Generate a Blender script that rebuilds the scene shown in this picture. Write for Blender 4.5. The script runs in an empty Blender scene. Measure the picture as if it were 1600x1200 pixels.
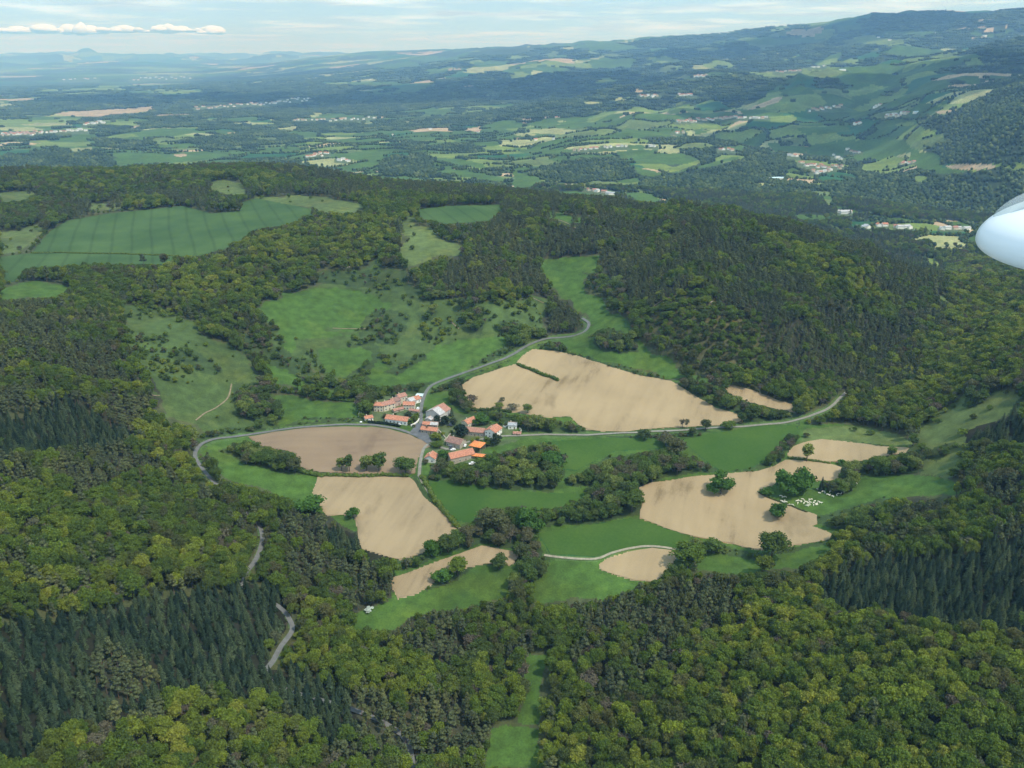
import bpy, bmesh, math, random
import numpy as np
from mathutils import Vector, Matrix
from mathutils.geometry import delaunay_2d_cdt
D = bpy.data
SC = bpy.context.scene
COL = SC.collection
rad = math.radians
random.seed(7)
RNG = np.random.default_rng(11)

# ------------------------------------------------------------------ camera, sky, sun, exposure
CAMZ = 290.0
FPX = 1300.0                                   # focal length in photo pixels (1600 wide)
PITCH = math.atan(514.0/FPX)
cam = D.objects.new('camera', D.cameras.new('camera')); COL.objects.link(cam)
cam.location = (0, 0, CAMZ); cam.rotation_euler = (rad(90)-PITCH, 0, 0)
cam.data.sensor_width = 36; cam.data.lens = 36*FPX/1600
cam.data.clip_start = 0.5; cam.data.clip_end = 150000
SC.camera = cam

SUN_EL, SUN_AZ = 58.0, 122.0                    # azimuth clockwise from the view direction (+Y)
sd = Vector((math.sin(rad(SUN_AZ))*math.cos(rad(SUN_EL)), math.cos(rad(SUN_AZ))*math.cos(rad(SUN_EL)), math.sin(rad(SUN_EL))))
sun = D.objects.new('sun', D.lights.new('sun', 'SUN')); COL.objects.link(sun)
sun.data.energy = 3.6; sun.data.angle = rad(0.6); sun.data.color = (1.0, 0.955, 0.86)
sun.rotation_euler = sd.to_track_quat('Z', 'Y').to_euler()
SC.view_settings.view_transform = 'Standard'; SC.view_settings.look = 'None'
SC.view_settings.exposure = 0.15; SC.view_settings.gamma = 1.0
SC.view_settings.use_curve_mapping = False
SC.cycles.max_bounces = 5; SC.cycles.diffuse_bounces = 2; SC.cycles.glossy_bounces = 2
SC.cycles.transmission_bounces = 4; SC.cycles.transparent_max_bounces = 6; SC.cycles.volume_bounces = 2
SC.cycles.use_adaptive_sampling = True; SC.cycles.adaptive_threshold = 0.02
SC.cycles.use_denoising = True

def nn(nt, t, **kw):
    n = nt.nodes.new(t)
    for k, v in kw.items():
        if k.startswith('i_'):
            n.inputs[k[2:].replace('_', ' ')].default_value = v
        else:
            setattr(n, k, v)
    return n

def build_world():
    w = D.worlds.new('World'); SC.world = w; w.use_nodes = True
    nt = w.node_tree; nt.nodes.clear(); L = nt.links.new
    out = nn(nt, 'ShaderNodeOutputWorld'); bg = nn(nt, 'ShaderNodeBackground')
    sky = nn(nt, 'ShaderNodeTexSky'); sky.sky_type = 'NISHITA'; sky.sun_disc = False
    sky.sun_elevation = rad(SUN_EL); sky.sun_rotation = rad(SUN_AZ)
    sky.altitude = 900; sky.air_density = 1.0; sky.dust_density = 0.6; sky.ozone_density = 1.3
    tc = nn(nt, 'ShaderNodeTexCoord'); sep = nn(nt, 'ShaderNodeSeparateXYZ')
    L(tc.outputs['Generated'], sep.inputs[0])
    # cloud deck: directions projected on a high plane
    add = nn(nt, 'ShaderNodeMath', operation='ADD'); add.inputs[1].default_value = 0.035
    L(sep.outputs['Z'], add.inputs[0])
    mx = nn(nt, 'ShaderNodeMath', operation='MAXIMUM'); mx.inputs[1].default_value = 0.012; L(add.outputs[0], mx.inputs[0])
    dx = nn(nt, 'ShaderNodeMath', operation='DIVIDE'); L(sep.outputs['X'], dx.inputs[0]); L(mx.outputs[0], dx.inputs[1])
    dy = nn(nt, 'ShaderNodeMath', operation='DIVIDE'); L(sep.outputs['Y'], dy.inputs[0]); L(mx.outputs[0], dy.inputs[1])
    cmb = nn(nt, 'ShaderNodeCombineXYZ'); L(dx.outputs[0], cmb.inputs[0]); L(dy.outputs[0], cmb.inputs[1])
    nz = nn(nt, 'ShaderNodeTexNoise', noise_dimensions='3D'); nz.inputs['Scale'].default_value = 0.36
    nz.inputs['Detail'].default_value = 7; nz.inputs['Roughness'].default_value = 0.58
    L(cmb.outputs[0], nz.inputs['Vector'])
    rp = nn(nt, 'ShaderNodeValToRGB'); L(nz.outputs['Fac'], rp.inputs[0])
    rp.color_ramp.elements[0].position = 0.45; rp.color_ramp.elements[0].color = (0, 0, 0, 1)
    rp.color_ramp.elements[1].position = 0.57; rp.color_ramp.elements[1].color = (1, 1, 1, 1)
    nz2 = nn(nt, 'ShaderNodeTexNoise', noise_dimensions='3D'); nz2.inputs['Scale'].default_value = 0.9
    nz2.inputs['Detail'].default_value = 5; L(cmb.outputs[0], nz2.inputs['Vector'])
    cr = nn(nt, 'ShaderNodeValToRGB'); L(nz2.outputs['Fac'], cr.inputs[0])
    cr.color_ramp.elements[0].position = 0.38; cr.color_ramp.elements[0].color = (7.6, 9.6, 11.0, 1)
    cr.color_ramp.elements[1].position = 0.62; cr.color_ramp.elements[1].color = (14.0, 17.0, 18.8, 1)
    # veil of thin high cloud everywhere
    veil = nn(nt, 'ShaderNodeMixRGB'); veil.inputs[0].default_value = 0.75
    L(sky.outputs[0], veil.inputs[1]); veil.inputs[2].default_value = (7.2, 12.0, 16.2, 1)
    fm = nn(nt, 'ShaderNodeMath', operation='MULTIPLY'); fm.inputs[1].default_value = 0.85; L(rp.outputs[0], fm.inputs[0])
    mix = nn(nt, 'ShaderNodeMixRGB'); L(fm.outputs[0], mix.inputs[0]); L(veil.outputs[0], mix.inputs[1]); L(cr.outputs[0], mix.inputs[2])
    L(mix.outputs[0], bg.inputs[0]); bg.inputs[1].default_value = 0.075
    L(bg.outputs[0], out.inputs[0])
build_world()

# ------------------------------------------------------------------ object helpers
def tag(o, label=None, cat=None, group=None, kind=None):
    if label: o['label'] = label
    if cat: o['category'] = cat
    if group: o['group'] = group
    if kind: o['kind'] = kind
    return o
def link(name, me, parent=None, loc=None, rot=None):
    o = D.objects.new(name, me); COL.objects.link(o)
    if parent: o.parent = parent
    if loc is not None: o.location = loc
    if rot is not None: o.rotation_euler = rot
    return o
def empty(name, loc, rz=0, **kw):
    o = D.objects.new(name, None); COL.objects.link(o); o.location = loc; o.rotation_euler = (0, 0, rz)
    o.empty_display_size = 1
    return tag(o, **kw)
def mesh_np(name, V, F, mats=(), midx=None, smooth=False):
    """V (n,3); F: (m,3) or (m,4) array, or list of lists"""
    me = D.meshes.new(name)
    if isinstance(F, np.ndarray):
        m, k = F.shape
        me.vertices.add(len(V)); me.vertices.foreach_set('co', np.asarray(V, np.float32).ravel())
        me.loops.add(m*k); me.loops.foreach_set('vertex_index', F.astype(np.int32).ravel())
        me.polygons.add(m)
        me.polygons.foreach_set('loop_start', np.arange(0, m*k, k, dtype=np.int32))
        me.polygons.foreach_set('loop_total', np.full(m, k, np.int32))
    else:
        me.from_pydata([tuple(v) for v in V], [], F)
    for mm in mats: me.materials.append(mm)
    if midx is not None: me.polygons.foreach_set('material_index', np.asarray(midx, np.int32))
    if smooth: me.polygons.foreach_set('use_smooth', np.ones(len(me.polygons), bool))
    me.update(calc_edges=True)
    return me

class MB:
    """collects boxes and prisms into one mesh"""
    def __init__(s): s.V = []; s.F = []; s.M = []
    def add(s, V, F, m=0):
        b = len(s.V); s.V += [tuple(v) for v in V]; s.F += [[i+b for i in f] for f in F]; s.M += [m]*len(F)
    def box(s, x0, x1, y0, y1, z0, z1, m=0):
        s.add([(x0,y0,z0),(x1,y0,z0),(x1,y1,z0),(x0,y1,z0),(x0,y0,z1),(x1,y0,z1),(x1,y1,z1),(x0,y1,z1)],
              [(0,3,2,1),(4,5,6,7),(0,1,5,4),(1,2,6,5),(2,3,7,6),(3,0,4,7)], m)
    def build(s, name, mats, parent=None, smooth=False):
        me = D.meshes.new(name); me.from_pydata(s.V, [], s.F)
        for mm in (mats if isinstance(mats, (list, tuple)) else [mats]): me.materials.append(mm)
        me.polygons.foreach_set('material_index', s.M)
        if smooth: me.polygons.foreach_set('use_smooth', [True]*len(s.F))
        me.update()
        return link(name, me, parent)

# ------------------------------------------------------------------ noise
def _h(ix, iy, seed):
    n = (ix.astype(np.int64)*374761393 + iy.astype(np.int64)*668265263 + seed*974634777) & 0x7fffffff
    n = ((n ^ (n >> 13))*1274126177) & 0x7fffffff
    n = (n ^ (n >> 16)) & 0xffffff
    return n/float(0xffffff)
def vnoise(x, y, seed=0):
    xi = np.floor(x); yi = np.floor(y); fx = x-xi; fy = y-yi
    fx = fx*fx*fx*(fx*(fx*6-15)+10); fy = fy*fy*fy*(fy*(fy*6-15)+10)
    a = _h(xi, yi, seed); b = _h(xi+1, yi, seed); c = _h(xi, yi+1, seed); d = _h(xi+1, yi+1, seed)
    return (a*(1-fx)+b*fx)*(1-fy)+(c*(1-fx)+d*fx)*fy
def fbm(x, y, seed=0, octv=4):
    x = np.asarray(x, float); y = np.asarray(y, float)
    s = 0; a = 0.5; t = 0
    for i in range(octv):
        s = s+a*vnoise(x+17.3*i, y-9.1*i, seed+i); t += a; a *= .5
        x, y = 1.97*(x*.8-y*.6), 1.97*(x*.6+y*.8)
    return s/t

# ------------------------------------------------------------------ terrain from height readings
CP, SP = math.cos(PITCH), math.sin(PITCH)
def pdir(px, py):
    u = (np.asarray(px, float)-800)/FPX; v = (600-np.asarray(py, float))/FPX
    return u, v*SP+CP, v*CP-SP
def project(x, y, z):
    x = np.asarray(x, float); y = np.asarray(y, float); dz = np.asarray(z, float)-CAMZ
    fw = y*CP-dz*SP; up = y*SP+dz*CP
    fw = np.maximum(fw, 1e-3)
    return 800+FPX*x/fw, 600-FPX*up/fw

PZ = [  # photo x, photo y, height of the ground there (valley floor by the hamlet = 0)
 (650,660,0),(700,700,-2),(560,700,-3),(600,800,-14),(450,700,0),(850,690,-1),(850,780,-13),(840,880,-25),(740,960,-30),
 (840,1080,-38),(840,1200,-42),(1000,655,2),(1150,660,2),(850,570,9),(740,600,5),(1100,745,-8),(1250,700,-2),(1000,880,-24),
 (1180,850,-19),(1270,780,-9),(1330,730,-2),(1000,1000,-24),(1100,1100,-16),(1600,1200,22),(1250,1200,0),(1500,1050,28),
 (1440,900,14),(1600,850,34),(1600,740,44),(1460,760,14),(1560,640,44),(1430,660,16),(1320,620,7),(1250,640,5),
 (1400,560,12),(1480,500,12),(1590,440,0),(1600,550,52),(1540,540,34),
 (960,530,28),(1060,480,55),(1000,570,14),(850,430,46),(900,500,26),(770,450,52),(770,380,70),(700,350,80),(900,370,78),(1000,350,80),
 (1100,390,80),(1230,420,72),(1350,450,52),(1430,440,30),(1150,560,28),(1250,530,38),(1200,610,10),(1100,600,12),(1340,540,20),
 (850,320,80),(1000,325,78),(1150,350,72),(650,325,82),(500,325,78),(250,370,66),(60,400,66),(400,290,82),(0,430,70),(400,430,60),(300,470,52),
 (200,530,50),(100,560,60),(0,500,74),(420,560,20),(520,560,13),(570,480,34),(640,440,50),(620,540,16),(720,520,22),(460,630,3),(330,630,12),
 (250,650,22),(120,690,38),(0,700,56),(0,850,50),(180,850,22),(340,770,-2),(400,900,-10),(450,1000,-22),(300,1000,-2),(120,1000,22),
 (0,1000,42),(0,1200,30),(300,1200,-4),(560,1080,-26),(640,1200,-34),(480,760,-8),(300,560,36),
 (0,275,85),(150,275,84),(300,272,86),(450,268,84),(560,290,76),(0,340,72),(150,320,74),(740,300,74),
 # the plain
 (100,225,-100),(300,225,-100),(500,240,-95),(700,270,-92),(300,190,-105),(100,190,-105),(600,210,-100),(500,190,-105),
 (100,150,-105),(300,150,-100),(0,120,-100),(200,120,-100),(350,120,-85),(850,270,-88),(900,230,-75),(1000,250,-78),(1000,200,-55),
 (1150,270,-85),(1280,260,-90),(1450,250,-75),(1300,320,-95),(1450,350,-90),(1580,300,-70),(1100,210,-60),(800,200,-80),(1200,200,-55),
 (1350,190,-30),(1400,240,-70),(960,300,-92),(1080,320,-95),
]
PR = [  # photo x, photo y, distance
 (500,130,11000),(650,130,9500),(560,165,7600),(700,165,7000),(800,130,9000),(1000,130,8000),(1150,130,7000),(1000,170,5600),(1150,165,5400),
 (1300,130,6200),(1450,150,5000),(1600,150,3900),(1600,200,3000),(1450,200,3700),(1300,160,5000),(1300,110,7600),(1450,110,6800),(1600,100,5800),
 (1150,90,10500),(1000,90,11500),(850,95,12500),(700,100,13500),(600,105,14500),(1450,70,9500),(1600,60,9000),(1300,75,10500),
 (0,100,27000),(200,100,27000),(400,100,27000),
 (-60,87,36000),(60,86,36000),(120,85,36000),(200,86,36000),(270,87,36000),(400,92,34000),(480,93,30000),
 (560,84,21000),(610,83,20000),(640,83,20000),(700,79,21000),(760,81,20000),(850,75,18000),(900,72,17000),(1000,64,15500),(1100,59,14500),
 (1180,51,13800),(1280,43,13200),(1340,33,12800),(1380,25,12500),(1450,25,12500),(1520,27,12500),(1600,21,12000),(1680,20,12000),
]
PW = [  # photo column, distance, height (ground that the photo hides)
 (0,2300,0),(200,2300,-20),(400,2300,-20),(600,2100,-40),(800,1900,-30),(1000,1850,-50),(1200,1700,-60),(1400,1500,-60),(1580,1500,-60),
 (0,2900,-80),(400,2900,-90),(800,2500,-90),(1000,2400,-92),
 (800,120,-60),(400,120,-20),(1200,120,-20),(0,150,20),(1600,150,15),
 (0,60000,-100),(400,60000,-100),(800,50000,0),(1200,40000,200),(1600,30000,300),(1380,17000,650),(1600,17000,700),(1000,22000,150),(800,28000,60),
]
pts = []
for px, py, z in PZ:
    dx, dy, dz = pdir(px, py); t = (z-CAMZ)/dz; pts.append((dx*t, dy*t, z))
for px, py, r in PR:
    dx, dy, dz = pdir(px, py); t = r/math.hypot(dx, dy); pts.append((dx*t, dy*t, CAMZ+dz*t))
for px, r, z in PW:
    dx, dy, _ = pdir(px, 85); t = r/math.hypot(dx, dy); pts.append((dx*t, dy*t, z))
pts = np.array(pts)
def warp(x, y): return np.arctan2(x, y)*1.35, np.log(np.maximum(np.hypot(x, y), 40.0))*0.8
cu, cv = warp(pts[:, 0], pts[:, 1])
# heights are fitted relative to distance-scaled units so far peaks do not ripple the near ground
def sc_(v): return 1.0+np.maximum(0, np.exp(v/0.8)/2500.0)
def tps(d2): return 0.5*d2*np.log(d2+1e-9)
n = len(pts)
d2 = (cu[:, None]-cu)**2+(cv[:, None]-cv)**2
K = tps(d2)+np.eye(n)*2e-4
Pm = np.c_[np.ones(n), cu, cv]
A = np.block([[K, Pm], [Pm.T, np.zeros((3, 3))]])
sol = np.linalg.solve(A, np.r_[pts[:, 2]/sc_(cv), 0, 0, 0])

lr = np.concatenate([np.linspace(np.log(60), np.log(280), 90, endpoint=False), np.linspace(np.log(280), np.log(1500), 480, endpoint=False),
                     np.linspace(np.log(1500), np.log(9000), 400, endpoint=False), np.linspace(np.log(9000), np.log(70000), 240)])
az = np.concatenate([np.arange(-90, -46, 2.0), np.linspace(-46, 46, 1000), np.arange(48, 91, 2.0)])*math.pi/180
NR, NA = len(lr), len(az)
R_ = np.exp(lr)
GU = (np.clip(az, rad(-48), rad(48))*1.35); GV = lr*0.8
Z = np.zeros((NR, NA))
for i0 in range(0, NR, 60):
    v = GV[i0:i0+60, None, None]; u = GU[None, :, None]
    Z[i0:i0+60] = (tps((u-cu)**2+(v-cv)**2)@sol[:n])+sol[n]+sol[n+1]*GU[None, :]+sol[n+2]*GV[i0:i0+60, None]
    Z[i0:i0+60] *= sc_(GV[i0:i0+60, None])
GX = R_[:, None]*np.sin(az)[None, :]; GY = R_[:, None]*np.cos(az)[None, :]
def sstep(a, b, x): t = np.clip((x-a)/(b-a), 0, 1); return t*t*(3-2*t)
RR = np.broadcast_to(R_[:, None], Z.shape)
# relief: gentle near, ridges and side valleys on the far slopes
Z += (fbm(GX/70, GY/70, 3, 4)-.5)*5.0*sstep(300, 600, RR)*(1-sstep(1500, 2500, RR))
rid = 1-np.abs(2*fbm(GX/2300, GY/2300, 21, 5)-1)*1.0
hill = sstep(2600, 5200, RR)*sstep(-0.10, 0.10, az[None, :]-(RR-9000)*-0.000012)
Z += (rid-.72)*290*hill*(1-sstep(9500, 13000, RR))
rid2 = 1-np.abs(2*fbm(GX/900, GY/900, 25, 4)-1)
Z += (rid2-.74)*170*hill*(1-sstep(7500, 11000, RR))
Z += (fbm(GX/600, GY/600, 31, 4)-.5)*sstep(1900, 3200, RR)*(62+30*hill)*(1-sstep(10000, 16000, RR))
Z += (fbm(GX/3500, GY/3500, 41, 5)-.5)*sstep(13000, 22000, RR)*180
nh = sstep(.10, .22, az)[None, :]*sstep(620, 780, RR)*(1-sstep(1500, 1900, RR))*sstep(18, 45, Z)
rid3 = 1-np.abs(2*fbm((GX*.8-GY*.6)/150, (GX*.6+GY*.8)/420, 27, 3)-1)
Z += (rid3-.72)*46*nh
rid4 = 1-np.abs(2*fbm(GX/1700, GY/1300, 29, 4)-1)
Z += (rid4-.72)*260*sstep(8500, 11500, RR)*(1-sstep(21000, 27000, RR))*sstep(-.22, -.02, az)[None, :]
# the lone volcano on the left skyline
vx, vy = 35500*math.sin(math.atan2(*pdir(137, 85)[:2])), 35500*math.cos(math.atan2(*pdir(137, 85)[:2]))
dv = np.hypot(GX-vx, GY-vy)
Z += 215*np.exp(-(dv/370)**2.0)+110*np.exp(-(dv/900)**2)
Z += (fbm(GX/2600, GY/2600, 43, 5)-.5)*sstep(24000, 30000, RR)*820
FX = lambda x, y: np.interp(np.arctan2(x, y), az, np.arange(NA))
FY = lambda x, y: np.interp(np.log(np.maximum(np.hypot(x, y), 61)), lr, np.arange(NR))
def zat(x, y):
    x = np.asarray(x, float); y = np.asarray(y, float)
    a = FX(x, y); r = FY(x, y)
    ai = np.clip(a.astype(int), 0, NA-2); ri = np.clip(r.astype(int), 0, NR-2); fa = a-ai; fr = r-ri
    return (Z[ri, ai]*(1-fa)+Z[ri, ai+1]*fa)*(1-fr)+(Z[ri+1, ai]*(1-fa)+Z[ri+1, ai+1]*fa)*fr
EL = (Z-CAMZ)/R_[:, None]
ELM = np.maximum.accumulate(EL, axis=0)
def raycast(px, py):
    """first ground point under photo pixels -> x, y, z, r"""
    px = np.atleast_1d(np.asarray(px, float)); py = np.atleast_1d(np.asarray(py, float))
    sh = px.shape; px = px.ravel(); py = py.ravel()
    dx, dy, dz = pdir(px, py); a = np.arctan2(dx, dy); el = dz/np.hypot(dx, dy)
    ci = np.clip(np.rint(np.interp(a, az, np.arange(NA))).astype(int), 0, NA-1)
    r = np.full(px.shape, R_[-1])
    order = np.argsort(ci, kind='stable'); cs = ci[order]
    st = np.r_[0, np.nonzero(np.diff(cs))[0]+1, len(cs)]
    for k in range(len(st)-1):
        idx = order[st[k]:st[k+1]]; c = cs[st[k]]
        j = np.searchsorted(ELM[:, c], el[idx])
        hit = (j < NR) & (j > 0); jj = np.clip(j, 1, NR-1)
        e0 = ELM[jj-1, c]; e1 = ELM[jj, c]; t = np.clip((el[idx]-e0)/np.maximum(e1-e0, 1e-9), 0, 1)
        rr = np.exp(lr[jj-1]+(lr[jj]-lr[jj-1])*t)
        r[idx] = np.where(hit, rr, np.where(j == 0, R_[0], 1e9))
    x = r*np.sin(a); y = r*np.cos(a)
    z = zat(np.where(r < 1e8, x, 0), np.where(r < 1e8, y, 1000))
    return x.reshape(sh), y.reshape(sh), z.reshape(sh), r.reshape(sh)
def at(px, py):
    x, y, z, r = raycast(px, py); return Vector((float(x[0]), float(y[0]), float(z[0])))
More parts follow.
